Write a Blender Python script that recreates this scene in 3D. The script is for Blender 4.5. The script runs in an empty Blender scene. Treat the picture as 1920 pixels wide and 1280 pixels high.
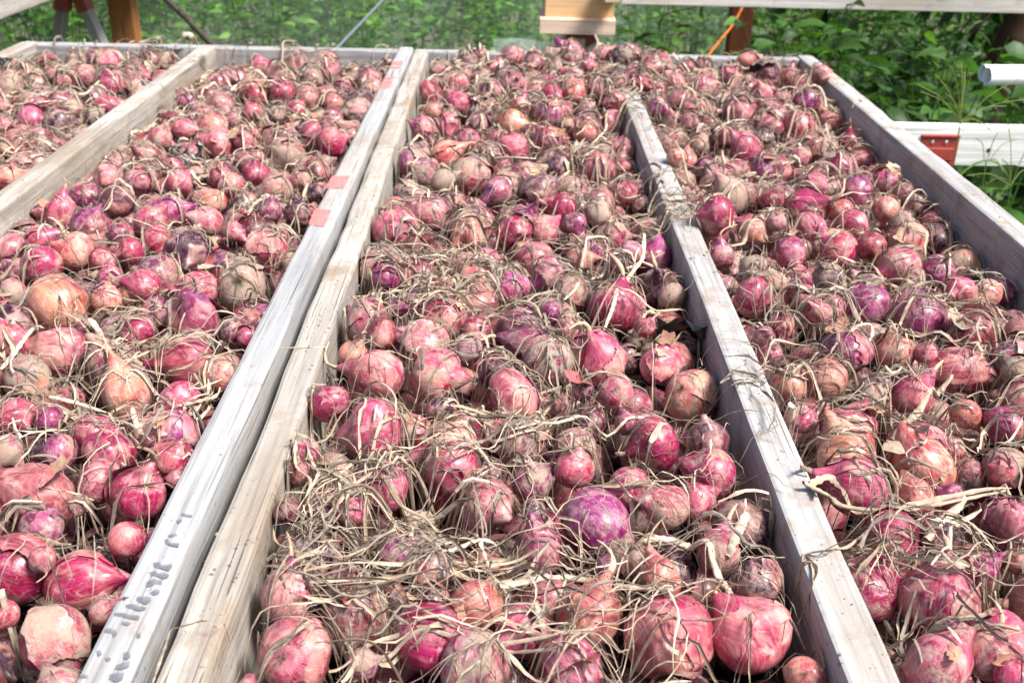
import bpy, math, random
import numpy as np
from mathutils import Vector, Matrix, Quaternion

# ------------------------------------------------------------------ camera, sky, sun, exposure
SC = bpy.context.scene
COL = SC.collection
FPX, CH = 2000.0, 1.56
PITCH, YAW, ROLL = math.atan(982/FPX), math.radians(-0.33), math.radians(1.25)
CAMROT = Matrix.Rotation(YAW, 3, 'Z') @ Matrix.Rotation(math.pi/2 - PITCH, 3, 'X') @ Matrix.Rotation(ROLL, 3, 'Z')
cam_d = bpy.data.cameras.new('camera')
cam = bpy.data.objects.new('camera', cam_d); COL.objects.link(cam); SC.camera = cam
cam_d.sensor_width = 36.0; cam_d.lens = 36.0*FPX/1920.0
cam_d.clip_start = 0.05; cam_d.clip_end = 300.0
cam.matrix_world = Matrix.Translation((0, 0, CH)) @ CAMROT.to_4x4()
cam_d.dof.use_dof = True; cam_d.dof.focus_distance = 1.08; cam_d.dof.aperture_fstop = 10.5

SUN_AZ, SUN_EL = math.radians(118), math.radians(56)      # azimuth clockwise from +Y
world = bpy.data.worlds.new('World'); SC.world = world; world.use_nodes = True
wn = world.node_tree.nodes; wl = world.node_tree.links
sky = wn.new('ShaderNodeTexSky'); sky.sky_type = 'NISHITA'; sky.sun_disc = False
sky.sun_elevation = SUN_EL; sky.sun_rotation = SUN_AZ
sky.air_density = 1.0; sky.dust_density = 4.0; sky.ozone_density = 1.0
wl.new(sky.outputs[0], wn['Background'].inputs[0]); wn['Background'].inputs[1].default_value = 0.096
sun_d = bpy.data.lights.new('sun', 'SUN'); sun_d.energy = 3.9; sun_d.angle = math.radians(16); sun_d.color = (1, .975, .94)
sun = bpy.data.objects.new('sun', sun_d); COL.objects.link(sun)
sdir = Vector((math.sin(SUN_AZ)*math.cos(SUN_EL), math.cos(SUN_AZ)*math.cos(SUN_EL), math.sin(SUN_EL)))
sun.rotation_euler = sdir.to_track_quat('Z', 'Y').to_euler()
SC.view_settings.view_transform = 'Standard'; SC.view_settings.look = 'None'
SC.view_settings.exposure = 1.05; SC.view_settings.gamma = 1.0; SC.view_settings.use_curve_mapping = False

RNG = np.random.default_rng(11); random.seed(5)
CR = np.array(CAMROT); CP = np.array([0, 0, CH]); CRIGHT, CUP, CBACK = CR[:, 0], CR[:, 1], CR[:, 2]

def ray(px, py):
    d = CR @ np.array([(px-960)/FPX, -(py-640)/FPX, -1.0]); return d          # depth along axis = 1 per unit
def at(px, py, D):                                                             # point of the place at ground distance D
    d = ray(px, py); return CP + d*(D/d[1])
def on_z(px, py, z):
    d = ray(px, py); return CP + d*((z-CH)/d[2])
def proj(P):
    q = (np.atleast_2d(P)-CP) @ CR
    return 960+FPX*q[:, 0]/-q[:, 2], 640-FPX*q[:, 1]/-q[:, 2], -q[:, 2]

# ------------------------------------------------------------------ helpers
def link(o, parent=None):
    COL.objects.link(o)
    if parent is not None: o.parent = parent
    return o
def tag(o, label=None, cat=None, group=None, kind=None):
    if label: o['label'] = label
    if cat: o['category'] = cat
    if group: o['group'] = group
    if kind: o['kind'] = kind
    return o
def empty(name, loc, label, cat, group=None):
    o = bpy.data.objects.new(name, None); o.empty_display_size = .05; link(o); o.location = loc
    return tag(o, label, cat, group)
def obj(name, me, mat, parent=None, loc=None):
    o = bpy.data.objects.new(name, me); link(o, parent)
    if mat is not None and len(me.materials) == 0: me.materials.append(mat)
    if loc is not None: o.location = loc
    return o
def quad_mesh(name, V, Q, attrs=None, smooth=True):
    me = bpy.data.meshes.new(name); V = np.asarray(V, np.float32); Q = np.asarray(Q, np.int32)
    me.vertices.add(len(V)); me.vertices.foreach_set('co', V.ravel())
    me.loops.add(Q.size); me.loops.foreach_set('vertex_index', Q.ravel())
    me.polygons.add(len(Q)); me.polygons.foreach_set('loop_start', np.arange(0, Q.size, 4, dtype=np.int32))
    me.polygons.foreach_set('loop_total', np.full(len(Q), 4, np.int32))
    me.update(calc_edges=True); me.validate()
    me.polygons.foreach_set('use_smooth', np.full(len(me.polygons), smooth))
    for k, a in (attrs or {}).items():
        a = np.asarray(a, np.float32)
        if a.ndim == 1: t = me.attributes.new(k, 'FLOAT', 'POINT'); t.data.foreach_set('value', a)
        elif a.shape[1] == 3: t = me.attributes.new(k, 'FLOAT_VECTOR', 'POINT'); t.data.foreach_set('vector', a.ravel())
        else: t = me.attributes.new(k, 'FLOAT_COLOR', 'POINT'); t.data.foreach_set('color', a.ravel())
    return me
def py_mesh(name, V, Fc, smooth=False):
    me = bpy.data.meshes.new(name); me.from_pydata([tuple(map(float, v)) for v in V], [], Fc); me.update()
    if smooth: me.polygons.foreach_set('use_smooth', [True]*len(me.polygons))
    return me
class Acc:
    def __init__(s): s.v, s.q, s.a, s.n = [], [], {}, 0
    def add(s, V, Q, **at_):
        s.v.append(V); s.q.append(np.asarray(Q)+s.n); s.n += len(V)
        for k, a in at_.items(): s.a.setdefault(k, []).append(np.broadcast_to(np.asarray(a, float), (len(V),)+np.shape(a)[-1:]) if np.ndim(a) <= 1 and np.shape(a)[-1:] != (len(V),) else a)
    def mesh(s, name, smooth=True):
        return quad_mesh(name, np.concatenate(s.v), np.concatenate(s.q), {k: np.concatenate(a) for k, a in s.a.items()}, smooth)
def grid_q(n, m, wrap=False):                       # n rows of m verts
    i = np.arange(n-1)[:, None]; j = np.arange(m if wrap else m-1)[None]
    j2 = (j+1) % m
    return np.stack([i*m+j, i*m+j2, (i+1)*m+j2, (i+1)*m+j], -1).reshape(-1, 4)
def box_mesh(name, sx, sy, sz, bev=.003, wob=0.0, nst=2, seed=0):
    """beam along local Y, centred in X and Y, base z=0, rounded edges, slight waviness"""
    r = np.random.default_rng(seed); b = bev; k = .3
    xs, zs = sx/2, sz
    sec = np.array([(-xs+b, 0), (xs-b, 0), (xs-b*k, b*k), (xs, b), (xs, zs-b), (xs-b*k, zs-b*k), (xs-b, zs), (-xs+b, zs), (-xs+b*k, zs-b*k), (-xs, zs-b), (-xs, b), (-xs+b*k, b*k)])
    t = np.linspace(-sy/2, sy/2, nst); V = []
    wx = wob*np.cumsum(r.normal(0, .4, nst)); wx -= np.linspace(wx[0], wx[-1], nst); wt = wob*r.normal(0, .5, (nst, 1))*np.ones((1, 12))
    for i, y in enumerate(t):
        for j, (x, z) in enumerate(sec): V.append((x+wx[i]+wt[i, j]*np.sign(x), y, z+(wt[i, j]*.8 if z > zs/2 else 0)))
    Fc = [tuple(int(a) for a in q) for q in grid_q(nst, 12, True)] + [tuple(range(11, -1, -1)), tuple(range((nst-1)*12, nst*12))]
    me = py_mesh(name, V, [f[::-1] for f in Fc], wob > 0)
    if wob > 0: me.set_sharp_from_angle(angle=.36)
    return me
def beam(name, p0, p1, w, h, mat, parent=None, bev=.003, wob=0., nst=2, seed=0, up=(0, 0, 1)):
    """rectangular timber whose axis runs p0..p1 along the middle of its section"""
    p0, p1 = Vector(p0), Vector(p1); d = p1-p0; L = d.length; y = d.normalized()
    x = y.cross(Vector(up)); x = x.normalized() if x.length > 1e-4 else Vector((1, 0, 0)); z = x.cross(y)
    me = box_mesh(name, w, L, h, bev, wob, nst, seed)
    M = Matrix((x, y, z)).transposed().to_4x4(); M.translation = (p0+p1)/2 - z*h/2
    o = obj(name, me, mat); 
    if parent is not None: o.parent = parent; o.matrix_local = parent.matrix_world_l.inverted() @ M if hasattr(parent, 'matrix_world_l') else Matrix.Translation(-Vector(parent.location)) @ M
    else: o.matrix_world = M
    return o
def tube(pts, rad, m=6, flat=1.0):
    pts = np.asarray(pts, float); n = len(pts); rad = np.broadcast_to(rad, n)
    T = np.gradient(pts, axis=0); T /= np.linalg.norm(T, axis=1)[:, None]+1e-9
    ref = np.array([0.12, .2, 1.0]); A = np.cross(T, ref); A /= np.linalg.norm(A, axis=1)[:, None]+1e-9; B = np.cross(A, T)
    th = np.arange(m)/m*2*math.pi
    V = pts[:, None]+rad[:, None, None]*(A[:, None]*np.cos(th)[None, :, None]+flat*B[:, None]*np.sin(th)[None, :, None])
    return V.reshape(-1, 3), grid_q(n, m, True)
def spline(P, n):
    P = np.asarray(P, float); k = len(P); t = np.linspace(0, k-1, n); i = np.clip(t.astype(int), 0, k-2); f = (t-i)[:, None]
    g = lambda j: P[np.clip(j, 0, k-1)]
    a, b, c, d = g(i-1), g(i), g(i+1), g(i+2)
    return .5*((2*b)+(-a+c)*f+(2*a-5*b+4*c-d)*f**2+(-a+3*b-3*c+d)*f**3)

# ------------------------------------------------------------------ materials
class NT:
    def __init__(s, name):
        s.m = bpy.data.materials.new(name); s.m.use_nodes = True; s.t = s.m.node_tree; s.b = s.t.nodes['Principled BSDF']; s.out = s.t.nodes['Material Output']
    def n(s, typ, **kw):
        x = s.t.nodes.new('ShaderNode'+typ)
        for k, v in kw.items():
            if k.startswith('i_'): x.inputs[int(k[2:])].default_value = v
            else: setattr(x, k, v)
        return x
    def l(s, a, b): s.t.links.new(a, b)
    def math(s, op, a, b=None, clamp=False):
        x = s.n('Math', operation=op, use_clamp=clamp)
        for i, v in enumerate((a, b)):
            if v is None: continue
            if isinstance(v, (int, float)): x.inputs[i].default_value = v
            else: s.l(v, x.inputs[i])
        return x.outputs[0]
    def mix(s, f, a, b, blend='MIX'):
        x = s.n('Mix', data_type='RGBA', blend_type=blend)
        for i, v in ((0, f), (6, a), (7, b)):
            if isinstance(v, (int, float)): x.inputs[i].default_value = v
            elif isinstance(v, tuple): x.inputs[i].default_value = v if len(v) == 4 else v+(1,)
            else: s.l(v, x.inputs[i])
        return x.outputs[2]
    def noise(s, vec, scale, detail=3, rough=.55, dist=0.):
        x = s.n('TexNoise'); x.inputs['Scale'].default_value = scale; x.inputs['Detail'].default_value = detail
        x.inputs['Roughness'].default_value = rough; x.inputs['Distortion'].default_value = dist
        if vec is not None: s.l(vec, x.inputs['Vector'])
        return x.outputs[0]
    def ramp(s, f, lo, hi, a=0., b=1.):
        x = s.n('MapRange', clamp=True); s.l(f, x.inputs[0])
        for i, v in enumerate((lo, hi, a, b)):
            if isinstance(v, (int, float)): x.inputs[i+1].default_value = v
            else: s.l(v, x.inputs[i+1])
        return x.outputs[0]
    def vmul(s, vec, v3):
        x = s.n('VectorMath', operation='MULTIPLY'); s.l(vec, x.inputs[0]); x.inputs[1].default_value = v3; return x.outputs[0]
    def vadd(s, a, b):
        x = s.n('VectorMath', operation='ADD'); s.l(a, x.inputs[0]); s.l(b, x.inputs[1]); return x.outputs[0]
    def bump(s, h, strength=.3, dist=.002):
        x = s.n('Bump'); x.inputs['Strength'].default_value = strength; x.inputs['Distance'].default_value = dist; s.l(h, x.inputs['Height']); s.l(x.outputs[0], s.b.inputs['Normal']); return x

def onion_mat(name, mode, papery=False):
    k = NT(name)
    if mode == 'obj':
        oi = k.n('ObjectInfo'); col, dirt, seed = oi.outputs['Color'], oi.outputs['Alpha'], oi.outputs['Random']
    else:
        a = k.n('Attribute', attribute_name='ocol'); col, dirt = a.outputs['Color'], a.outputs['Alpha']
        seed = k.n('Attribute', attribute_name='seed').outputs['Fac']
    lp = k.n('Attribute', attribute_name='lp').outputs['Vector']
    sx = k.n('CombineXYZ'); 
    for i, f in enumerate((37.3, 11.7, 53.1)): k.l(k.math('MULTIPLY', seed, f), sx.inputs[i])
    lps = k.vadd(lp, sx.outputs[0])
    flat = k.vmul(lp, (1, 1, 0)); nz = k.n('VectorMath', operation='NORMALIZE'); k.l(flat, nz.inputs[0])
    mer = k.vadd(k.vadd(nz.outputs[0], k.vmul(lp, (0, 0, .10))), sx.outputs[0])
    st_f = k.noise(mer, 20, 4, .65); st_c = k.noise(mer, 5, 3, .6)
    patch = k.noise(lps, 1.3, 3, .55, .6); patch2 = k.noise(lps, 2.6, 4, .6, .4)
    dark = k.mix(1.0, col, (.55, .45, .60, 1), 'MULTIPLY')
    hs = k.n('HueSaturation'); hs.inputs['Saturation'].default_value = .78; hs.inputs['Value'].default_value = 1.55; k.l(col, hs.inputs['Color'])
    patch3 = k.noise(lps, .9, 2, .5, .8); deep = k.mix(1.0, col, (.70, .22, .46, 1), 'MULTIPLY')
    c0 = k.mix(k.ramp(patch3, .44, .56), deep, col)
    c = k.mix(k.ramp(st_c, .34, .62, .25, 1), k.mix(1.0, c0, (.5, .38, .55, 1), 'MULTIPLY'), c0)
    c = k.mix(k.ramp(st_f, .47, .76, 0, .5), c, hs.outputs[0])
    c = k.mix(k.ramp(patch, .52, .68, 0, .55), c, (.63, .34, .285, 1))                     # outermost tan skin left on
    c = k.mix(k.ramp(patch2, .58, .68, 0, .8), c, k.mix(.5, hs.outputs[0], (.66, .38, .34, 1)))
    # veins
    c = k.mix(k.ramp(k.noise(mer, 55, 2, .5), .58, .70, 0, .30), c, dark)
    c = k.mix(k.math('MULTIPLY', k.ramp(k.noise(lps, 2.4, 5, .68, .5), .48, .64, .0, .55), k.math('ADD', dirt, .10), True), c, (.57, .465, .43, 1))       # thin dust
    # dry soil smears
    d1 = k.noise(lps, 1.7, 5, .62, .5); d2 = k.noise(lps, 9, 4, .7)
    dn = k.math('ADD', k.math('MULTIPLY', d1, .75), k.math('MULTIPLY', d2, .25))
    lo = k.math('SUBTRACT', .74, k.math('MULTIPLY', dirt, .42))
    df = k.ramp(dn, lo, k.math('ADD', lo, .10), 0, .88)
    speck = k.ramp(k.noise(lps, 26, 2, .6), .63, .72, 0, .35)
    df = k.math('MAXIMUM', df, k.math('MULTIPLY', speck, k.math('ADD', dirt, .3)), True)
    soil = k.mix(k.noise(lps, 14, 3, .7), (.20, .15, .11, 1), (.50, .40, .31, 1))
    c = k.mix(df, c, soil)
    k.l(c, k.b.inputs['Base Color'])
    k.l(k.ramp(df, 0, .7, .48 if papery else .35, .95), k.b.inputs['Roughness'])
    k.b.inputs['Specular IOR Level'].default_value = .32
    k.l(k.ramp(df, 0, .5, .10 if papery else .38, 0), k.b.inputs['Coat Weight']); k.b.inputs['Coat Roughness'].default_value = .22
    h = k.math('ADD', k.math('MULTIPLY', st_f, .5), k.math('MULTIPLY', k.noise(lps, 5, 4, .6), .6))
    h = k.math('ADD', h, k.math('MULTIPLY', df, k.math('ADD', .35, k.noise(lps, 40, 3, .7))))
    k.bump(h, .55, .0022)
    return k.m
def straw_mat(name, mode):
    k = NT(name)
    col = k.n('ObjectInfo').outputs['Color'] if mode == 'obj' else k.n('Attribute', attribute_name='ocol').outputs['Color']
    pos = k.n('NewGeometry').outputs['Position']
    n1 = k.noise(pos, 160, 4, .65); n2 = k.noise(pos, 35, 3, .6)
    c = k.mix(k.ramp(n1, .35, .7, .15, .8), k.mix(1, col, (.5, .44, .40, 1), 'MULTIPLY'), col)
    c = k.mix(k.ramp(n2, .55, .72, 0, .55), c, (.22, .175, .135, 1))
    k.l(c, k.b.inputs['Base Color']); k.b.inputs['Roughness'].default_value = .62; k.b.inputs['Specular IOR Level'].default_value = .35
    k.bump(n1, .5, .001)
    return k.m
def wood_mat(name, c0, c1, warm=(.30, .22, .15, 1), warm_amt=.4, grain=1.0, soil=.3, rough=.88):
    k = NT(name); tc = k.n('TexCoord').outputs['Object']
    rnd = k.n('ObjectInfo').outputs['Random']; cx = k.n('CombineXYZ'); k.l(k.math('MULTIPLY', rnd, 31.0), cx.inputs[0]); k.l(k.math('MULTIPLY', rnd, 17.0), cx.inputs[1])
    v = k.vadd(tc, cx.outputs[0])
    g1 = k.noise(k.vmul(v, (1, .025, 1)), 190*grain, 5, .62, .15); g2 = k.noise(k.vmul(v, (1, .06, 1)), 38*grain, 4, .6, .8)
    g3 = k.noise(k.vmul(v, (1, .25, 1)), 9, 4, .6, .3)
    c = k.mix(k.ramp(g2, .3, .7), c0, c1)
    c = k.mix(k.ramp(g1, .50, .68, 0, .6), c, k.mix(1, c, (.42, .39, .37, 1), 'MULTIPLY'))
    c = k.mix(k.ramp(g3, .50, .68, 0, warm_amt), c, warm)
    crack = k.ramp(k.noise(k.vmul(v, (1, .008, 1)), 420*grain, 2, .5, .1), .655, .69, 0, .75)
    c = k.mix(crack, c, (.07, .06, .055, 1))
    vo = k.n('TexVoronoi'); vo.inputs['Scale'].default_value = 1.0; k.l(k.vmul(v, (14, 2.6, 5)), vo.inputs['Vector'])
    kn = k.ramp(vo.outputs['Distance'], .055, .12, .8, 0); c = k.mix(kn, c, (.10, .065, .045, 1))
    s1 = k.noise(v, 13, 6, .7, .4)
    sf = k.ramp(s1, .60-.12*soil, .68, 0, min(1, soil*1.3))
    c = k.mix(sf, c, (.26, .20, .15, 1))
    c = k.mix(k.ramp(k.noise(v, 140, 2, .5), .68, .73, 0, .5), c, (.10, .085, .075, 1))
    k.l(c, k.b.inputs['Base Color']); k.b.inputs['Roughness'].default_value = rough; k.b.inputs['Specular IOR Level'].default_value = .12
    k.bump(k.math('SUBTRACT', k.math('ADD', g1, k.math('MULTIPLY', sf, .6)), crack), .6, .0015)
    return k.m
def plain_mat(name, c, rough=.5, metal=0., var=.25, scale=30, spec=.5, trans=0):
    k = NT(name); n = k.noise(k.n('TexCoord').outputs['Object'], scale, 4, .6)
    cc = k.mix(k.ramp(n, .35, .7, 0, var), tuple(c)+(1,), tuple(x*.45 for x in c)+(1,))
    k.l(cc, k.b.inputs['Base Color']); k.b.inputs['Roughness'].default_value = rough; k.b.inputs['Metallic'].default_value = metal; k.b.inputs['Specular IOR Level'].default_value = spec
    k.bump(n, .2, .001)
    return k.m
def leaf_mat(name):
    k = NT(name); a = k.n('Attribute', attribute_name='ocol').outputs['Color']
    pos = k.n('NewGeometry').outputs['Position']; n = k.noise(pos, 40, 3)
    c = k.mix(k.ramp(n, .35, .7, 0, .5), a, k.mix(1, a, (.5, .55, .4, 1), 'MULTIPLY'))
    k.l(c, k.b.inputs['Base Color']); k.b.inputs['Roughness'].default_value = .5; k.b.inputs['Specular IOR Level'].default_value = .35
    tr = k.n('BsdfTranslucent'); k.l(k.mix(1, c, (1.3, 1.5, .6, 1), 'MULTIPLY'), tr.inputs[0])
    ms = k.n('MixShader', i_0=.4); k.l(k.b.outputs[0], ms.inputs[1]); k.l(tr.outputs[0], ms.inputs[2]); k.l(ms.outputs[0], k.out.inputs[0])
    return k.m
def paint_mat(name, c, thresh, scale, rough=.6):
    """worn paint or ink: its own cover breaks up"""
    k = NT(name); v = k.n('TexCoord').outputs['Object']
    n = k.noise(v, scale, 5, .7); g = k.noise(k.vmul(v, (1, .06, 1)), 220, 3, .6)
    f = k.ramp(k.math('ADD', k.math('MULTIPLY', n, .6), k.math('MULTIPLY', g, .4)), thresh-.12, thresh+.07, .12, .92)
    k.b.inputs['Base Color'].default_value = tuple(c)+(1,); k.b.inputs['Roughness'].default_value = rough
    tr = k.n('BsdfTransparent'); ms = k.n('MixShader'); k.l(f, ms.inputs[0]); k.l(tr.outputs[0], ms.inputs[1]); k.l(k.b.outputs[0], ms.inputs[2]); k.l(ms.outputs[0], k.out.inputs[0])
    return k.m

M_BULB, M_SKIN = onion_mat('onion_bulb', 'obj'), onion_mat('onion_papery_skin', 'obj', True)
M_FILL = onion_mat('onion_heap', 'attr')
M_STRAW, M_STRAW_O = straw_mat('dry_leaf', 'attr'), straw_mat('dry_stalk', 'obj')
M_WOOD = wood_mat('weathered_grey_wood', (.255, .258, .265, 1), (.41, .41, .41, 1), warm=(.33, .26, .19, 1), warm_amt=.40, soil=.40)
M_WOOD_W = wood_mat('weathered_cream_wood', (.28, .255, .225, 1), (.45, .42, .375, 1), warm=(.21, .155, .105, 1), warm_amt=.7, soil=.75)
M_WOOD_B = wood_mat('weathered_blue_grey_wood', (.27, .268, .27, 1), (.47, .46, .45, 1), warm=(.31, .25, .19, 1), warm_amt=.4, soil=.9)
M_PINE = wood_mat('fresh_pine', (.58, .36, .18, 1), (.72, .48, .27, 1), warm=(.6, .3, .12, 1), warm_amt=.4, grain=.5, soil=.05)
M_PINE2 = wood_mat('pale_pine', (.70, .48, .36, 1), (.82, .62, .50, 1), warm=(.6, .36, .22, 1), warm_amt=.3, grain=.5, soil=.05)
M_POST = wood_mat('brown_post_wood', (.22, .09, .032, 1), (.34, .15, .055, 1), warm=(.2, .08, .03, 1), warm_amt=.4, grain=.5, soil=.1)
M_PALE = wood_mat('pale_board_wood', (.52, .48, .44, 1), (.72, .68, .64, 1), warm=(.45, .34, .25, 1), warm_amt=.6, grain=.5, soil=.3)
M_POST2 = wood_mat('dark_post_wood', (.10, .035, .016, 1), (.17, .06, .026, 1), warm=(.08, .03, .015, 1), warm_amt=.4, grain=.5, soil=.1)
M_WHITE = wood_mat('white_painted_wood', (.72, .72, .72, 1), (.84, .84, .83, 1), warm=(.6, .55, .5, 1), warm_amt=.15, grain=.6, soil=.1)
M_RED = plain_mat('red_metal', (.34, .05, .04), .42, 0, .4, 60)
M_STEEL = plain_mat('screw_steel', (.55, .53, .50), .35, .8, .3, 300)
M_PVC = plain_mat('white_pipe', (.80, .82, .84), .3, 0, .05, 20)
M_BLACK = plain_mat('black_plastic', (.012, .013, .015), .35, 0, .2, 40)
M_MESH = plain_mat('black_mesh', (.012, .012, .013), .6, 0, .2, 200)
M_LEAF = leaf_mat('green_leaf')
M_BARK = plain_mat('dark_bark', (.075, .042, .026), .9, 0, .7, 60, .2)
M_ORANGE = plain_mat('orange_string', (.75, .18, .02), .6, 0, .1)
M_WIRE = plain_mat('grey_wire', (.25, .27, .29), .45, .5, .2)
M_STICK = plain_mat('dark_stick', (.055, .04, .03), .8, 0, .6, 90)
M_SOIL = plain_mat('dry_soil', (.30, .235, .175), .95, 0, .6, 90, .15)
M_PAINT = paint_mat('worn_red_paint', (.74, .20, .18), .50, 30)
M_INK = paint_mat('faded_ink', (.13, .14, .165), .50, 55)

# ------------------------------------------------------------------ ground
k = NT('ground_weeds'); p = k.n('TexCoord').outputs['Object']
c = k.mix(k.ramp(k.noise(p, 1.2, 5, .6), .38, .62), (.10, .075, .05, 1), (.05, .10, .025, 1)); c = k.mix(k.ramp(k.noise(p, 25, 4, .7), .4, .7, 0, .7), c, (.025, .05, .015, 1))
k.l(c, k.b.inputs['Base Color']); k.b.inputs['Roughness'].default_value = .95; k.bump(k.noise(p, 20, 5, .7), .8, .03)
g = np.linspace(-1, 1, 61); g = np.sign(g)*np.abs(g)**2.2*120
GX, GY = np.meshgrid(g, g+3); GZ = .02*np.sin(GX*1.3)*np.cos(GY*1.7)-.02
tag(obj('ground', quad_mesh('ground', np.stack([GX, GY, GZ], -1).reshape(-1, 3), grid_q(61, 61)), k.m), kind='structure')

# ------------------------------------------------------------------ the two trays
ZT, BH, YB = 1.0, .142, 2.925          # top of the boards, board height, back of the trays
YF = .47
COMP = {'A': (-1.265, -.829), 'B': (-.789, -.304), 'C': (-.213, .253), 'D': (.293, .768)}
FLOOR = ZT-BH+.006
ZB = ZT-BH/2
tl = empty('drying_tray', (-.79, 1.7, ZT-BH), 'grey wooden tray of onions left of the gap, with red paint and ink marks', 'tray', 'onion drying trays')
tr_ = empty('drying_tray', (.28, 1.7, ZT-BH), 'grey wooden tray of onions right of the gap, half hidden middle divider', 'tray', 'onion drying trays')
def board(name, x0, x1, y0, y1, mat, par, seed, dx0=0, dx1=0, wob=.0007, bev=.004, h=BH):
    return beam(name, ((x0+x1)/2+dx0, y0, ZT-h/2), ((x0+x1)/2+dx1, y1, ZT-h/2), x1-x0, h, mat, par, bev, wob, 46, seed)
board('side_board', -1.305, -1.265, YF, YB-.038, M_WOOD_W, tl, 1)
board('divider_board', -.829, -.789, YF, YB-.040, M_WOOD_W, tl, 2)
b_mark = board('side_board', -.304, -.266, YF, YB-.001, M_WOOD, tl, 3, bev=.005, wob=.0005)
def cross(x0, x1, y, mat, par, seed, name='end_board'):
    return beam(name, (x0, y, ZT-BH/2-.002), (x1, y, ZT-BH/2-.002), .038, BH-.006, mat, par, .004, .0012, 24, seed)
cross(-1.304, -.306, YB-.019, M_WOOD, tl, 4); cross(-1.304, -.306, YF-.02, M_WOOD, tl, 5)
_o = board('side_board', -.250, -.212, YF, YB-.001, M_WOOD_W, tr_, 6, dx0=.0, dx1=-.012, bev=.006, wob=.0014); _o.location.z -= .006
board('divider_board', .253, .293, YF, YB-.040, M_WOOD_B, tr_, 7, wob=.0006)
board('side_board', .768, .812, YF, YB-.001, M_WOOD_B, tr_, 8, bev=.005, wob=.0009)
cross(-.226, .766, YB-.019, M_WOOD, tr_, 9); cross(-.226, .766, YF-.02, M_WOOD, tr_, 10)
def mesh_floor(x0, x1, par):
    a = Acc()
    for x in np.arange(x0, x1, .012): a.add(*tube([(x, YF, 0), (x, YB-.04, 0)], .0016, 4))
    for y in np.arange(YF, YB-.04, .012): a.add(*tube([(x0, y, .001), (x1, y, .001)], .0016, 4))
    V = np.array([(x0, YF, -.003), (x1, YF, -.003), (x1, YB-.04, -.003), (x0, YB-.04, -.003)]); a.add(V, [[0, 1, 2, 3]])
    o = obj('mesh_floor', a.mesh('mesh_floor', False), M_MESH, par); o.location = Vector((0, 0, ZT-BH+.003))-Vector(par.location); return o
mesh_floor(-1.262, -.307, tl); mesh_floor(-.21, .764, tr_)
# paint and ink on the left tray's right-hand board (thin layers on its top face)
def mark(name, poly, mat, par, z=ZT+.0012):
    V = [(x, y, z) for x, y in poly]; n = len(V); c = np.mean(np.array(V), 0)
    me = py_mesh(name, [np.array(v)-c for v in V], [tuple(range(n))]); o = obj(name, me, mat, par); o.location = Vector(c)-Vector(par.location); return o
def px_poly(pts, z=ZT+.0012): return [tuple(on_z(x, y, z)[:2]) for x, y in pts]
for q in ([(622, 330), (656, 329), (645, 352), (608, 354)], [(590, 391), (622, 393), (608, 425), (578, 421)],
          [(738, 115), (757, 114), (754, 121), (734, 122)], [(733, 124), (752, 124), (749, 128), (730, 128)], [(724, 144), (741, 143), (738, 148), (720, 150)], [(720, 152), (738, 151), (734, 158), (714, 159)], [(711, 161), (733, 160), (731, 164), (709, 165)]):
    mark('red_paint_mark', px_poly(q), M_PAINT, tl)
INK = """341 961 361 965 360 969 341 966;331 975 340 971 343 976 334 981;315 1002 330 998 333 1003 318 1006;310 1010 316 1009 318 1016 336 1018 335 1025 322 1023 311 1018;
288 1054 300 1053 302 1059 322 1056 323 1062 317 1070 302 1065 289 1062;282 1072 292 1069 296 1074 308 1071 318 1077 316 1082 306 1085 294 1079 283 1078;276 1090 288 1084 305 1087 303 1095 292 1093 284 1099 274 1099;
281 1110 292 1103 301 1106 298 1113 287 1115;258 1118 270 1117 284 1118 283 1126 275 1133 263 1128 256 1124;236 1133 250 1131 262 1136 275 1137 273 1143 260 1145 247 1140 236 1138;215 1148 230 1148 246 1151 263 1154 260 1162 244 1159 228 1155 215 1153;
228 1165 240 1164 247 1168 240 1172 229 1170;196 1180 206 1176 218 1181 220 1188 213 1195 210 1186 197 1185;181 1219 188 1217 191 1226 184 1230;197 1233 205 1230 209 1236 201 1239;
233 1222 243 1220 246 1230 239 1236 231 1233;218 1247 228 1242 244 1238 243 1250 230 1254 216 1254;206 1264 216 1260 234 1260 230 1274 218 1278 205 1272;257 1186 264 1185 264 1194 257 1195;151 1262 165 1263 164 1270 150 1269"""
for s in INK.replace('\n', '').split(';'):
    v = list(map(float, s.split())); mark('ink_mark', px_poly(list(zip(v[::2], v[1::2]))), M_INK, tl, ZT+.0014)

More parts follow.
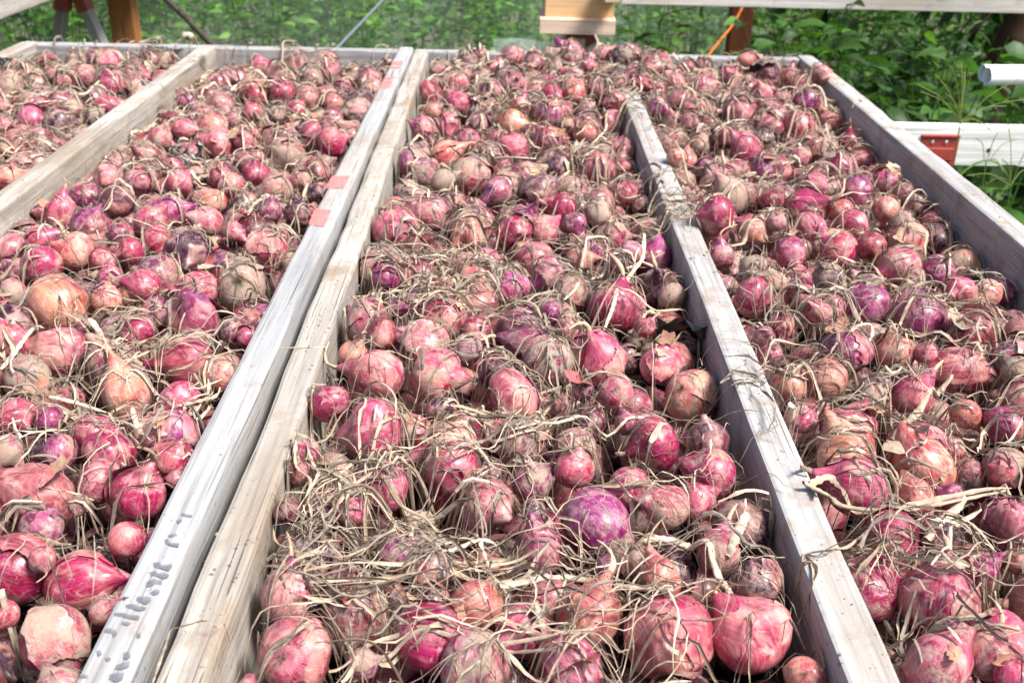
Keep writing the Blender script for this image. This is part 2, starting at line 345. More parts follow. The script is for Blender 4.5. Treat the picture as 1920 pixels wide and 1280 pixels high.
# ------------------------------------------------------------------ onion shapes
def sinoise(rng, n=5, f=2.0):
    K = rng.normal(0, f, (n, 3)); ph = rng.uniform(0, 6.28, n); w = rng.uniform(.4, 1, n)/n
    return lambda D: (np.sin(D @ K.T+ph)*w).sum(-1)
class Shape:
    def __init__(s, seed, aspect, neck, lobes=0.):
        r = s.r = np.random.default_rng(seed); s.asp, s.neck, s.lobes = aspect, neck, lobes
        s.no, s.ph = sinoise(r, 6, 1.6), r.uniform(0, 6.28, 4); s.nr = int(r.integers(6, 12)); s.nf = sinoise(r, 8, 6)
        s.power = r.uniform(.85, 1.08); s.bend = r.uniform(-.18, .18, 2)
    def pos(s, th, lon, off=0.):
        u = th/math.pi; rad = np.sin(th)**s.power; z = -np.cos(th)*s.asp
        t = np.clip((u-.76)/.24, 0, 1)
        z = z+s.neck*t**1.6; rad = np.maximum(rad, .115*(u > .5))*(1-.18*np.sin(np.pi*np.clip((u-.7)/.3, 0, 1)))
        z = z+.05*np.exp(-(u/.09)**2)
        D = np.stack([np.sin(th)*np.cos(lon), np.sin(th)*np.sin(lon), -np.cos(th)], -1)
        k = 1+.16*s.no(D)+.034*s.nf(D)+s.lobes*np.cos(2*lon+s.ph[0])*np.sin(th)+.011*np.sin(s.nr*lon+s.ph[1]+1.2*np.sin(2*lon))*np.sin(th)
        rad = rad*k+off
        b = np.clip(z, 0, 9)**2
        return np.stack([rad*np.cos(lon)+s.bend[0]*b, rad*np.sin(lon)+s.bend[1]*b, z+off*-np.cos(th)], -1), D
    def bulb(s, nl, nt):
        th = np.concatenate([[.002], np.linspace(.03, .985, nt-2), [.985]])*math.pi; lon = np.arange(nl)/nl*2*math.pi
        T, L = np.meshgrid(th, lon, indexing='ij'); P, D = s.pos(T, L); P[-1] = P[-1].mean(0)+(P[-1]-P[-1].mean(0))*.02
        return P.reshape(-1, 3), grid_q(nt, nl, True), D.reshape(-1, 3)
    def skin(s, l0, w, t0, t1, lift, rng, n=11, m=15, base=.014):
        a = np.linspace(-1, 1, m)[None]; tt = np.linspace(0, 1, n)[:, None]
        jag = sinoise(rng, 7, 9.); e1 = 1+.22*jag(np.stack([tt[:, 0]*2, tt[:, 0]*0, tt[:, 0]*0], -1)); e2 = 1+.22*jag(np.stack([tt[:, 0]*2, tt[:, 0]*0+3, tt[:, 0]*0], -1))
        L = l0+w*a*np.where(a > 0, e1[:, None], e2[:, None])
        rag = .035*jag(np.stack([a[0]*3, a[0]*0+7, a[0]*0], -1))
        T = (t0+(t1-t0)*tt+rag[None]*np.abs(2*tt-1)**2*np.sign(tt-.5))*math.pi
        T = np.clip(T, .03, 2.98)
        off = base+lift*np.clip(a, 0, 1)**3*(.5+.5*np.sin(tt*3.1))+.3*lift*(np.clip(tt-.6, 0, 1)/.4)**2+.006*jag(np.stack(np.broadcast_arrays(a*2, tt*2, a*0), -1))
        P, D = s.pos(T, L, off)
        return P.reshape(-1, 3), grid_q(n, m), D.reshape(-1, 3)
    def roots(s, rng, n, ln):
        A = Acc(); c = s.pos(np.array([.03]), np.array([0.]))[0][0]*np.array([0, 0, 1])
        for i in range(n):
            lo = rng.uniform(0, 6.28); sp = rng.uniform(.1, 1.1); L = ln*rng.uniform(.5, 1.3)
            d = np.array([math.cos(lo)*sp, math.sin(lo)*sp, -1]); d /= np.linalg.norm(d); side = rng.normal(0, .55, 3)
            t = np.linspace(0, 1, 6)[:, None]; st = c+np.array([math.cos(lo), math.sin(lo), 0])*rng.uniform(0, .10)
            P = st+d*L*t+side*L*t**2*.7+np.array([0, 0, -.02])
            A.add(*tube(P, np.linspace(.013, .004, 6), 3))
        return A
    def stalk(s, rng, ln, w=.11):
        A = Acc(); c = s.pos(np.array([.985*math.pi]), np.array([0., math.pi]).repeat(1)[:1])[0][0]; c = np.array([s.bend[0]*c[2]**2, s.bend[1]*c[2]**2, c[2]-.06])
        dirn = np.array([s.bend[0]*2, s.bend[1]*2, 1.]); side = np.append(rng.normal(0, .6, 2), -.3)
        nb = rng.integers(1, 4)
        t = np.linspace(0, 1, 9)[:, None]; base = c+dirn*ln*t+side*ln*t**2
        V, Q = tube(base, np.interp(t[:, 0], [0, .15, .7, 1], [w*1.15, w, w*.75, w*.35])*(1+.15*rng.normal(0, 1, 9)), 7, .6); A.add(V+rng.normal(0, .008, V.shape), Q)
        for i in range(nb):
            j = rng.integers(3, 8); sd = rng.normal(0, .7, 3); P = base[j]+ (dirn*.4+sd)*ln*.8*t+np.array([0, 0, -.2])*t**2
            A.add(*tube(P, np.linspace(.05, .018, 9), 4, .3))
        return A
PROTO = []
specs = [(.92, .34, .02, .6), (.98, .50, .03, 1.2), (.84, .22, .03, .4), (1.08, .52, .05, .9), (.90, .40, .06, .7), (1.02, .46, .02, 1.5), (.86, .28, .04, .5), (1.18, .60, .05, .8),
         (.94, .36, .07, .4), (1.05, .55, .03, 1.1), (.82, .24, .04, .5), (1.28, .62, .06, .9), (.96, .30, .05, .5), (.92, .44, .06, 1.3)]
for i, (asp, nk, lob, stl) in enumerate(specs):
    s = Shape(100+i, asp, nk, lob); r = np.random.default_rng(300+i); d = {}
    V, Q, D = s.bulb(30, 24); d['bulb'] = quad_mesh('bulb', V, Q, {'lp': D})
    d['skins'] = []
    for j in range(3 if i % 3 else 2):
        V, Q, D = s.skin(r.uniform(0, 6.28), r.uniform(.55, 1.35), r.uniform(.05, .30), r.uniform(.62, .9), r.choice([.015, .03, .06, .15]), r, 16, 22, base=.012+.010*j)
        d['skins'].append(quad_mesh('papery_skin', V, Q, {'lp': D+.37*(j+1)}))
    d['roots'] = s.roots(r, int(r.integers(16, 34)), r.uniform(.25, .5)).mesh('root_tuft'); d['neck'] = s.stalk(r, stl, r.uniform(.09, .13)).mesh('neck')
    for mm in [d['bulb']]: mm.materials.append(M_BULB)
    for mm in d['skins']: mm.materials.append(M_SKIN)
    for mm in (d['roots'], d['neck']): mm.materials.append(M_STRAW_O)
    d['asp'] = asp; PROTO.append(d)

PAL = {'M': (.34, .006, .072), 'P': (.44, .048, .120), 'V': (.25, .015, .118), 'D': (.055, .004, .026), 'O': (.56, .21, .125), 'B': (.23, .018, .034), 'G': (.36, .105, .11)}
CNAME = {'M': 'bright magenta', 'P': 'pink', 'V': 'violet pink', 'D': 'dark purple', 'O': 'orange tan', 'B': 'brownish red', 'G': 'dusty pink'}
TILE = {1: (0, 0), 2: (640, 0), 3: (1280, 0), 4: (0, 430), 5: (640, 430), 6: (1280, 430), 7: (0, 850), 8: (640, 850), 9: (1280, 850)}
# tile: x y half-width colour [aNN neck direction in the picture] [t roots this way] [n neck this way] [s sits on the divider] [dN soil]
ONIONS = {
1: "265 350 50 M;430 340 55 P;620 355 80 P;625 475 78 M d.3;485 430 65 G;65 470 65 G d.8;360 455 45 M;335 695 92 D a-100;175 660 72 P;400 610 60 G;600 590 60 P;530 650 55 D;30 830 45 O;215 900 55 D;130 920 50 V;50 990 72 O;25 700 60 P;5 590 50 M;140 410 45 P;870 330 45 P;1040 270 48 V;1475 365 62 P;1690 310 66 M n;1850 410 66 P;1015 555 60 V d.2;1420 530 78 B d.1 a170;1580 520 72 M;1715 545 70 G a-60;1650 610 55 P;1235 580 60 G;1410 630 60 G;1035 720 60 P;1300 670 50 P;1540 640 50 D;900 770 70 P;1225 810 88 P;1850 800 88 M d.2;1600 870 110 G d.8;1740 740 60 M;1600 760 55 V;1360 790 60 P;590 1000 96 P;775 1015 86 P;1000 1020 72 P;1430 970 78 P;1770 960 55 P;1680 1010 60 B;1540 1070 85 G;660 1125 92 D a175 e1.3 d.1;945 1185 100 V e1.25 a5;340 1195 85 P a90;1190 1125 82 O;1290 1040 70 P;1665 1200 78 D a60 d.05;840 1240 92 P;1150 1240 100 P;490 1250 80 V;1510 1180 65 V",
2: "500 515 62 M d.1;545 395 55 P;640 475 76 G;895 410 55 V;960 310 72 P;960 470 82 V;830 510 62 P;650 575 62 M;995 600 62 P;1175 530 62 M;1305 510 76 O;1425 500 72 G;1560 540 56 M d.1;1155 640 78 V;1460 305 50 P;1640 310 45 P;950 690 86 O;440 720 76 V;600 700 66 P;510 620 45 O;1555 690 82 P n;1365 740 82 O;1155 780 72 M;710 800 84 P a-10;590 865 82 O d.05;960 830 92 P;350 910 86 V;465 965 78 V d.8;570 1010 66 G d.8;730 985 112 P t;1210 935 88 D d.4;1430 960 108 G;1100 1065 105 D a20 e1.3;1575 935 40 M;870 1070 78 V;1225 1155 82 M d.2;1575 1090 72 P;255 1250 112 P t;470 1200 112 V a-20;1430 1190 80 G d.9;1010 1250 100 V;700 1260 80 O;1300 1250 66 V;1690 410 50 P;1860 470 56 P;1885 560 56 P;1760 600 60 V;1870 880 60 O s;1100 580 45 V;760 690 50 V;1280 330 45 M;1080 360 50 V;1380 380 45 P;1750 1160 60 D",
3: "265 430 64 P d.05;110 490 78 P a170;330 630 96 P;635 720 94 B d.2;350 825 88 P;640 430 70 B;710 480 60 B;770 420 56 P s;690 570 70 V;895 640 62 O;440 530 62 P n;480 410 50 V;1085 690 66 O a-10;1100 825 72 M d.1;1000 860 65 O;865 935 87 M;530 950 76 P;460 940 70 V;265 1090 96 P;190 1200 112 M s a180 d.1;690 1165 117 M n d.2;965 1075 97 V d.2;740 1040 70 P;1125 1020 82 V a-30;1080 910 70 P;880 1180 76 O;490 1120 70 B;1310 1160 70 D;1130 1170 76 O;650 880 60 P;60 610 72 O;50 690 60 V;20 900 60 O;140 690 50 G;230 770 66 B;90 810 60 O;940 1260 90 M;710 1265 80 P;520 1240 60 V;370 1260 72 P;1440 1250 70 P;1230 1240 60 G;120 370 45 P;30 380 45 M;330 330 55 O",
4: "420 125 106 O d.3;235 205 106 M;230 55 80 P;575 170 70 M;730 125 82 M d.1;880 60 82 M a-70;1055 130 126 D d.2;1490 110 112 P a-90;1310 15 60 P;330 420 168 O a-40 d.15;75 360 90 P;590 390 80 O;615 270 70 M;800 310 92 P;1110 330 100 M a180;1345 310 145 G d.8 t;760 570 92 M d.1;1075 500 146 V n d.25;350 680 150 P a175 e1.15;75 620 92 P;150 830 126 G d.7;1040 740 142 M a195 e1.2 d.1;630 560 80 D;700 910 138 O a100;1010 960 126 P;90 1050 112 P;520 1140 112 P d.2;280 1060 80 V;960 1150 150 V d.3;610 1240 140 M d.1;340 1240 90 V;40 1230 90 P;1840 970 112 M d.1;1700 1250 80 P;1380 600 60 P;390 950 80 B;1290 560 60 V;470 570 60 M",
5: "210 0 112 P t;970 20 102 M;1130 10 82 P;1530 40 82 M;1770 20 82 M;700 30 96 O;1610 130 72 V;1800 150 104 V a85 d.1;1330 160 72 O;1450 140 72 V;940 330 106 V;1150 260 92 V;1535 440 146 M a80 d.3;1790 340 112 D n;575 500 126 P t d.2;215 590 86 B;440 650 150 V d.55;700 670 96 V d.7;860 800 102 D d.05 n;530 810 150 P a-20 d.55;1060 660 132 V a150;1150 740 132 V d.75 t;1430 720 154 P n d.4;1260 560 82 D;1790 770 116 P d.2 a-60;1530 920 102 P d.6 t;60 700 80 O;200 810 150 P d.6;960 940 138 V a-60 d.3;1390 1090 92 D d.3;560 1010 92 D;180 1120 172 P a180 d.4;590 1230 150 P d.4;1300 1230 120 P d.7 t;1740 1200 162 M a200 d.2;1600 1090 72 V;1700 550 62 M;1540 190 56 D;250 270 80 V;1350 900 60 V;300 440 60 V;1180 470 70 V",
6: "130 920 150 O d.6 t;180 10 82 M;390 20 72 O;215 140 76 V;600 130 96 V;860 130 116 M d.15;1050 100 86 B;1260 60 110 O;1490 65 106 D d.4;1210 215 116 P d.6;1425 245 102 V;1660 220 106 O a-60;390 375 116 M a-20 d.3;490 300 72 O;400 210 76 D d.8;820 280 92 D d.7;1030 300 60 V;660 380 92 B;1020 430 136 V d.4;1320 490 156 V a70 t d.35;1590 580 146 B a-30 d.2;1540 350 92 P;1700 360 82 O;1870 360 82 V;550 540 76 B;455 600 60 V;900 690 146 V d.4 a-80;1050 610 82 D;1190 690 112 O d.6;1350 690 62 P;1520 800 146 B d.3;800 840 126 O a170 d.2;590 880 102 O d.4;1860 790 88 B;1050 950 86 D;1280 920 116 P;660 1060 86 M t;930 1120 152 P d.35;910 1240 165 O d.4;1320 1240 160 P d.5;1580 1030 82 O;1790 1090 116 V;140 1180 132 D d.3;500 690 62 P;10 370 82 P d.7;1110 870 60 V;760 470 70 M;1290 270 55 G",
7: "215 230 205 M a150 e1.2 d.15;110 640 190 M a-20 d.1;430 700 185 M a15 e1.2 d.1;300 1040 188 P d.6 a-70;560 150 132 V a-20 d.25;770 220 160 M a75 d.25;710 480 112 M a-120 d.2;230 410 130 V;970 40 108 M d.4;20 900 82 P;1640 1120 212 P t d.3;1580 320 82 D;1600 110 72 B;1820 300 130 V;1600 790 140 V d.5;250 590 80 P d.6;640 880 85 G;1000 150 60 V;440 290 60 D",
8: "620 100 150 M a-120 d.3;240 190 150 P d.4;1060 150 120 V a50;1300 90 112 P d.5;1610 200 122 M d.55;820 290 142 G d.55;1430 390 200 V a-35 e1.1 d.5;1110 540 140 V d.3;1830 290 116 P d.6;750 860 150 O d.3;510 1010 205 M a-10 d.3;1010 990 146 P d.25;1390 900 182 O a80 d.1;1852 1012 248 M d.2 a-80;740 1180 180 V d.6;1280 1200 170 V d.3;1780 700 122 O a120;320 570 122 V d.7;120 1170 92 V;1480 630 62 V;1080 330 70 D;500 850 110 D;60 320 90 P",
9: "370 1000 220 P d.35 a120;360 410 165 D a-130 d.45;150 120 150 M d.5;50 270 112 P d.5;200 550 122 P;960 180 175 P a170 e1.15 d.4;900 30 150 O d.2;1340 60 172 O d.5;1430 820 225 M a90 d.4;1170 470 162 M d.2;1850 380 112 V d.4;1780 1030 152 P d.1;1430 1180 185 P d.55;1690 1120 132 G d.5;1490 250 92 V;1780 90 82 P;1650 640 92 V;780 1240 112 O t;1290 240 112 O d.6;1560 1030 90 V;1830 1240 90 M;1880 600 80 B"}

def surf(x, y):                                       # height of the heap's top
    z = ZT-.010+.010*math.sin(x*9+y*3)*math.cos(y*5-x*2)
    if y > 2.2: z += .022*min(1, (y-2.2)/.5)
    z -= .035*math.exp(-((x+.789)/.07)**2) + .042*math.exp(-((x-.768)/.07)**2)*(1 if y < 2.7 else .4) + .018*math.exp(-((x-.25)/.04)**2)*(1 if y < 2.4 else 0)
    if y > 2.3 and x > -.15: z += .020*math.exp(-((x-.27)/.22)**2)
    if y > 2.55 and x < -.12: z -= .032*min(1, (y-2.55)/.2)
    if y > 2.75 and x > .4: z -= .015
    return z
H = []
for t, s in ONIONS.items():
    for e in s.split(';'):
        w = e.split(); o = dict(px=TILE[t][0]+float(w[0])/2.9766, py=TILE[t][1]+float(w[1])/2.9766, r=float(w[2])/2.9766, c=w[3], ang=None, face=None, s=False, e=None, d=None)
        for a in w[4:]:
            if a[0] == 'a': o['ang'] = float(a[1:])
            elif a in 'tn': o['face'] = a
            elif a == 's': o['s'] = True
            elif a[0] == 'e': o['e'] = float(a[1:])
            elif a[0] == 'd': o['d'] = float(a[1:])
        H.append(o)
n = len(H); P = np.zeros((n, 3)); R = np.zeros(n)
for i, o in enumerate(H):
    z = ZT-.03
    for _ in range(6):
        q = on_z(o['px'], o['py'], z); dep = -(q-CP) @ CBACK; r = o['r']*dep/FPX
        z = (ZT+.55*r) if o['s'] else surf(q[0], q[1])-r*(.62+.3*((i*37) % 10)/10)
    P[i] = q; R[i] = r
def comp_of(x):
    return 'A' if x < -.809 else 'B' if x < -.26 else 'C' if x < .273 else 'D'
cp = [comp_of(p[0]) for p in P]
SIT = np.array([o['s'] for o in H])
over = np.array([p[1] > 2.42 and abs(p[0]-.273) < .08 for p in P]) | SIT
U = (P-CP); DEP0 = -(U @ CBACK)
for it in range(90):
    D = P[:, None]-P[None]; L = np.linalg.norm(D, axis=2)+np.eye(n)*9; S = .93*(R[:, None]+R[None]); ov = np.clip(S-L, 0, None)
    F = (D/L[..., None]*ov[..., None]*.35).sum(1)
    rd = (P-CP)/np.linalg.norm(P-CP, axis=1)[:, None]
    along = (F*rd).sum(1)[:, None]*rd
    P = P+along*1.0+(F-along)*.10
    for i in range(n):
        lo, hi = COMP[cp[i]]
        if not over[i]: P[i, 0] = min(max(P[i, 0], lo+R[i]*.97), hi-R[i]*.97)
        P[i, 1] = min(P[i, 1], YB-.04-R[i]*.9)
        top = surf(P[i, 0], P[i, 1])
        zmax = (ZT+.9*R[i]) if SIT[i] else top-.25*R[i]
        P[i, 2] = min(max(P[i, 2], FLOOR+R[i]), zmax)
    dep = -((P-CP) @ CBACK); R = np.array([o['r'] for o in H])*dep/FPX
HP, HR = P.copy(), R.copy()
KEEP = set(sorted(range(n), key=lambda i: -H[i]['r'])[:300])

# ------------------------------------------------------------------ the rest of the heap, under and between them
hx, hy, hz = proj(HP); hr = HR*FPX/hz
FP, FR = [], []
AP = [tuple(p) for p in HP]; AR_ = list(HR)
arrP = np.zeros((6000, 3)); arrR = np.zeros(6000); cnt = n; arrP[:n] = HP; arrR[:n] = HR
def hides(p, r, slack):
    x, y, d = proj(p); rr = r*FPX/d[0]
    m = (hz > d[0]-.2*r); dd = np.hypot(hx-x[0], hy-y[0])
    return bool(np.any(m & (dd < hr*slack+rr*.9)))
def put(p, r):
    global cnt
    arrP[cnt] = p; arrR[cnt] = r; cnt += 1
rg = np.random.default_rng(77)
for cname, (lo, hi) in COMP.items():
    for layer, tries in (('low', 1500), ('rest', 3200)):
        for _ in range(tries):
            y = rg.uniform(YF+.02, YB-.07); x = rg.uniform(lo, hi); r = rg.uniform(.022, .034)*(1 if rg.random() < .8 else .75)
            x = min(max(x, lo+r), hi-r)
            px, py, dd = proj((x, y, ZT-.05))
            if px[0] < -140 or px[0] > 2060 or py[0] > 1430: continue
            A_, B_ = arrP[:cnt], arrR[:cnt]; dx = A_[:, :2]-np.array([x, y]); d2 = (dx**2).sum(1); s = .90*(B_+r); m = d2 < s*s
            if layer == 'low':
                z = FLOOR+r*.97
                if m.any() and np.any(d2[m]+(A_[m, 2]-z)**2 < s[m]**2): continue
            else:
                z = FLOOR+r
                if m.any(): z = max(z, (A_[m, 2]+np.sqrt(s[m]**2-d2[m])).max())
                if z+r*.72 > surf(x, y)+.004: continue
                if hides(np.array([x, y, z]), r, .80): continue
            put((x, y, z), r)
drop = [i for i in range(n) if i not in KEEP]
for _ in range(22):                                     # the heap spills over the far end of the right tray's divider
    r = rg.uniform(.022, .032); x, y = rg.uniform(.225, .32), rg.uniform(2.42, 2.86); z = ZT+r*.55
    dd = np.linalg.norm(arrP[:cnt]-np.array([x, y, z]), axis=1)
    if np.any(dd < .8*(arrR[:cnt]+r)): continue
    put((x, y, z), r)
FPs, FRs = np.concatenate([arrP[n:cnt], HP[drop]]), np.concatenate([arrR[n:cnt], HR[drop]]); FC = [None]*(cnt-n)+[H[i]['c'] for i in drop]
print('named onions', n, 'heap', cnt-n)
# those of the heap that still peep out most could be told apart too, but 300 of a kind are objects already
fill_shapes = []
for i in range(6):
    s = Shape(500+i, .85+.07*i, .25+.06*i, .02+.01*i); r = np.random.default_rng(600+i); A = Acc()
    V, Q, D = s.bulb(20, 15); A.add(V, Q, lp=D, pap=np.zeros(len(V)))
    for j in range(2):
        V, Q, D = s.skin(r.uniform(0, 6.28), r.uniform(.5, 1.2), .12, r.uniform(.6, .85), r.choice([.03, .10, .2]), r, 7, 9, .014+.01*j); A.add(V, Q, lp=D+.4*(j+1), pap=np.full(len(V), j+1.))
    fill_shapes.append((np.concatenate(A.v), np.concatenate(A.q), np.concatenate(A.a['lp']), np.concatenate(A.a['pap'])))
def rot_to(axis, spin):
    q = Vector((0, 0, 1)).rotation_difference(Vector(axis)); return q @ Quaternion((0, 0, 1), spin)
def heap(idx):
    A = Acc()
    for i in idx:
        V, Q, LP, pap = fill_shapes[rg.integers(6)]
        ax = rg.normal(0, 1, 3); ax[2] = ax[2]*.6+.15; ax /= np.linalg.norm(ax)
        M = np.array(rot_to(ax, rg.uniform(0, 6.28)).to_matrix())
        c = np.array(PAL[FC[i] or rg.choice(list('MMPPVVDDOBBG'))])*rg.uniform(.45, .9); dirt = rg.uniform(.25, .75)  # palette darkened for heap onions: shade of the gaps painted into their colour
        cc = np.empty((len(V), 4)); cc[:, :3] = c; cc[:, 3] = dirt; cc[pap > 0, :3] = c*.55+np.array([.55, .26, .18])*.45
        A.add((V*FRs[i]*rg.uniform(.97, 1.05)) @ M.T+FPs[i], Q, lp=LP, ocol=cc, seed=np.full(len(V), rg.random())+pap*.13)
    return A
o = obj('onion_heap', heap(range(len(FPs))).mesh('onion_heap'), M_FILL)
tag(o, 'smaller and half buried onions filling the heap beneath the larger ones', 'onions', kind='stuff')

# ------------------------------------------------------------------ the onions one can tell apart
SECT = {'A': 'far left section', 'B': 'left section', 'C': 'middle section', 'D': 'right section'}
hx, hy, hz = proj(HP)
def word_dir(a):
    a = a % 360
    return 'right' if a < 45 or a >= 315 else 'up' if a < 135 else 'left' if a < 225 else 'down'
ORD = 'first second third fourth fifth sixth seventh eighth ninth tenth eleventh twelfth thirteenth fourteenth fifteenth sixteenth seventeenth eighteenth nineteenth twentieth'.split()
ORD += ['twenty-'+w for w in ORD[:9]]+['thirtieth']
ROW = {}
for sec in 'ABCD':                                      # rows of onions from the front edge back, then left to right
    ids = sorted([i for i in KEEP if cp[i] == sec], key=lambda i: -hy[i]); rows = []
    for i in ids:
        if rows and rows[-1][0] - hy[i] < .9*H[rows[-1][1][0]]['r']: rows[-1][1].append(i)
        else: rows.append((hy[i], [i]))
    for rn, (_, row) in enumerate(rows):
        for m_, i in enumerate(sorted(row, key=lambda i: hx[i])): ROW[i] = (rn, m_, len(row))
def make_label(i, look, ext):
    rn, m_, ln = ROW[i]
    place = 'only one' if ln == 1 else 'leftmost' if m_ == 0 else 'rightmost' if m_ == ln-1 else ORD[m_]+' from left'
    pos = f'{place}, {ORD[rn]} row back, '+('on the divider' if H[i]['s'] else SECT[cp[i]])
    lab = f'{look} onion{ext}, {pos}'
    if len(lab.replace('-', ' ').split()) > 16: lab = f'{look} onion, {pos}'
    return lab
used = set()
rg = np.random.default_rng(21)
SPECIAL = {}
for i, h in enumerate(H):
    if i not in KEEP: continue
    ang, face = h['ang'], h['face']
    if ang is not None:
        a = math.radians(ang); ax = math.cos(a)*CRIGHT+math.sin(a)*CUP+CBACK*(rg.uniform(-.1, .35) if face != 't' else -.6)
    elif face == 'n': ax = CBACK+CUP*rg.uniform(.2, .6)+CRIGHT*rg.normal(0, .25)
    elif face == 't': ax = -CBACK+CUP*rg.uniform(-.9, -.1)+CRIGHT*rg.normal(0, .5)
    else:
        a = rg.uniform(0, 2*math.pi); ax = math.cos(a)*CRIGHT+math.sin(a)*CUP+CBACK*rg.uniform(-.5, .8)
    ax = ax/np.linalg.norm(ax)
    if h['e'] and h['e'] >= 1.2: pr = PROTO[[7, 11][i % 2]]
    elif h['e']: pr = PROTO[[3, 7][i % 2]]
    else: pr = PROTO[[0, 1, 2, 3, 4, 5, 6, 8, 9, 10, 12, 13, 7, 11, 3, 9][int(rg.integers(16))]]
    dirt = h['d'] if h['d'] is not None else float(np.clip(rg.normal(.44 if h['c'] != 'G' else .58, .15), .05, .9))
    px, py = hx[i]/19.2, hy[i]/12.8
    look = CNAME[h['c']]
    if dirt > .6 and h['c'] != 'G': look = 'soil-caked '+look
    elif dirt < .16: look = 'clean '+look
    ext = ''
    if ang is not None: ext = ' with neck pointing '+word_dir(ang)
    elif face == 't': ext = ' showing its roots'
    elif face == 'n': ext = ' showing its neck'
    pos = 'lying on the divider,' if h['s'] else 'in '+SECT[cp[i]]+','
    lab = make_label(i, look, ext)
    root = empty('onion', HP[i], lab, 'onion', 'red onions drying in the trays')
    root.rotation_mode = 'QUATERNION'; root.rotation_quaternion = rot_to(ax, rg.uniform(0, 6.28)); k = HR[i]/(.5+.5*max(1, pr['asp']) if h['e'] else 1.0)
    root.scale = (k,)*3
    c = np.array(PAL[h['c']])*rg.uniform(.85, 1.15)*np.exp(rg.normal(0, .06, 3))
    bulb_o = o = obj('bulb', pr['bulb'], None, root); o.color = (*c, dirt)
    for j, sk in enumerate(pr['skins']):
        if rg.random() < (.85, .65, .4)[j]:
            o = obj('papery_skin', sk, None, bulb_o); f = rg.uniform(.1, .75); cs = c*(1-f)*rg.uniform(.7, 1.3)+np.array([.62, .30, .21])*f*rg.uniform(.7, 1.1); o.color = (*np.clip(cs, 0, 1), min(1, dirt*rg.uniform(.6, 1.3)))
    if face == 't' or rg.random() < .8:
        o = obj('root_tuft', pr['roots'], None, root); o.color = (*(np.array([.42, .33, .24])*rg.uniform(.6, 1.3)), 1)
    if not (face == 't') and rg.random() < .7 or ang is not None:
        o = obj('neck', pr['neck'], None, root); o.color = (*(np.array([.60, .45, .32])*rg.uniform(.5, 1.35)), 1)
# ------------------------------------------------------------------ height of the heap, for what lies on it
GX0, GY0, GS = -1.36, .38, .004
NX, NY = int((.86-GX0)/GS), int((2.98-GY0)/GS)
HM = np.full((NX, NY), FLOOR)
xs_ = GX0+(np.arange(NX)+.5)*GS; ys_ = GY0+(np.arange(NY)+.5)*GS
for a, b in ((-1.305, -1.265), (-.829, -.789), (-.304, -.265), (-.256, -.212), (.253, .293), (.768, .812)): HM[(xs_ > a) & (xs_ < b)] = ZT
HM[:, (ys_ > YB-.038) & (ys_ < YB)] = ZT
for p, r in zip(arrP[:cnt], arrR[:cnt]):
    i0, i1 = int((p[0]-r-GX0)/GS), int((p[0]+r-GX0)/GS)+2; j0, j1 = int((p[1]-r-GY0)/GS), int((p[1]+r-GY0)/GS)+2
    i0, j0 = max(i0, 0), max(j0, 0); i1, j1 = min(i1, NX), min(j1, NY)
    if i0 >= i1 or j0 >= j1: continue
    d2 = (xs_[i0:i1, None]-p[0])**2+(ys_[None, j0:j1]-p[1])**2
    HM[i0:i1, j0:j1] = np.maximum(HM[i0:i1, j0:j1], np.where(d2 < r*r, p[2]+np.sqrt(np.clip(r*r-d2, 0, None)), 0))
def hm(x, y):
    i = np.clip(((np.asarray(x)-GX0)/GS).astype(int), 0, NX-1); j = np.clip(((np.asarray(y)-GY0)/GS).astype(int), 0, NY-1); return HM[i, j]
def hit(px, py, off=.004):
    d = ray(px, py); t = np.arange(.45, 3.2, .004); Q = CP+d*t[:, None]
    z = np.where((Q[:, 0] > GX0) & (Q[:, 0] < .86) & (Q[:, 1] > GY0) & (Q[:, 1] < 2.98), hm(Q[:, 0], Q[:, 1]), 0)+off
    k = np.argmax(Q[:, 2] < z); return Q[k]
STRAW = np.array([(.44, .35, .26), (.31, .27, .225), (.68, .58, .45), (.22, .17, .13), (.50, .41, .31), (.36, .30, .24)])
def ribbon(P, w, rng, twist=1.0):
    n = len(P); T = np.gradient(P, axis=0); T /= np.linalg.norm(T, axis=1)[:, None]+1e-9
    A = np.cross(T, np.array([.05, .1, 1.])); A /= np.linalg.norm(A, axis=1)[:, None]+1e-9; B = np.cross(A, T)
    ph = rng.uniform(0, 6.28)+np.cumsum(rng.normal(0, .35*twist, n)); S = A*np.cos(ph)[:, None]*.9+B*np.sin(ph)[:, None]; N = np.cross(S, T)
    wd = (w*np.interp(np.linspace(0, 1, n), [0, .12, .7, 1], [.6, 1, .8, .15])*(1+.2*rng.normal(0, 1, n)))[:, None]
    V = np.stack([P-S*wd*.5, P+N*wd*.22, P+S*wd*.5], 1).reshape(-1, 3)
    return V, grid_q(n, 3)
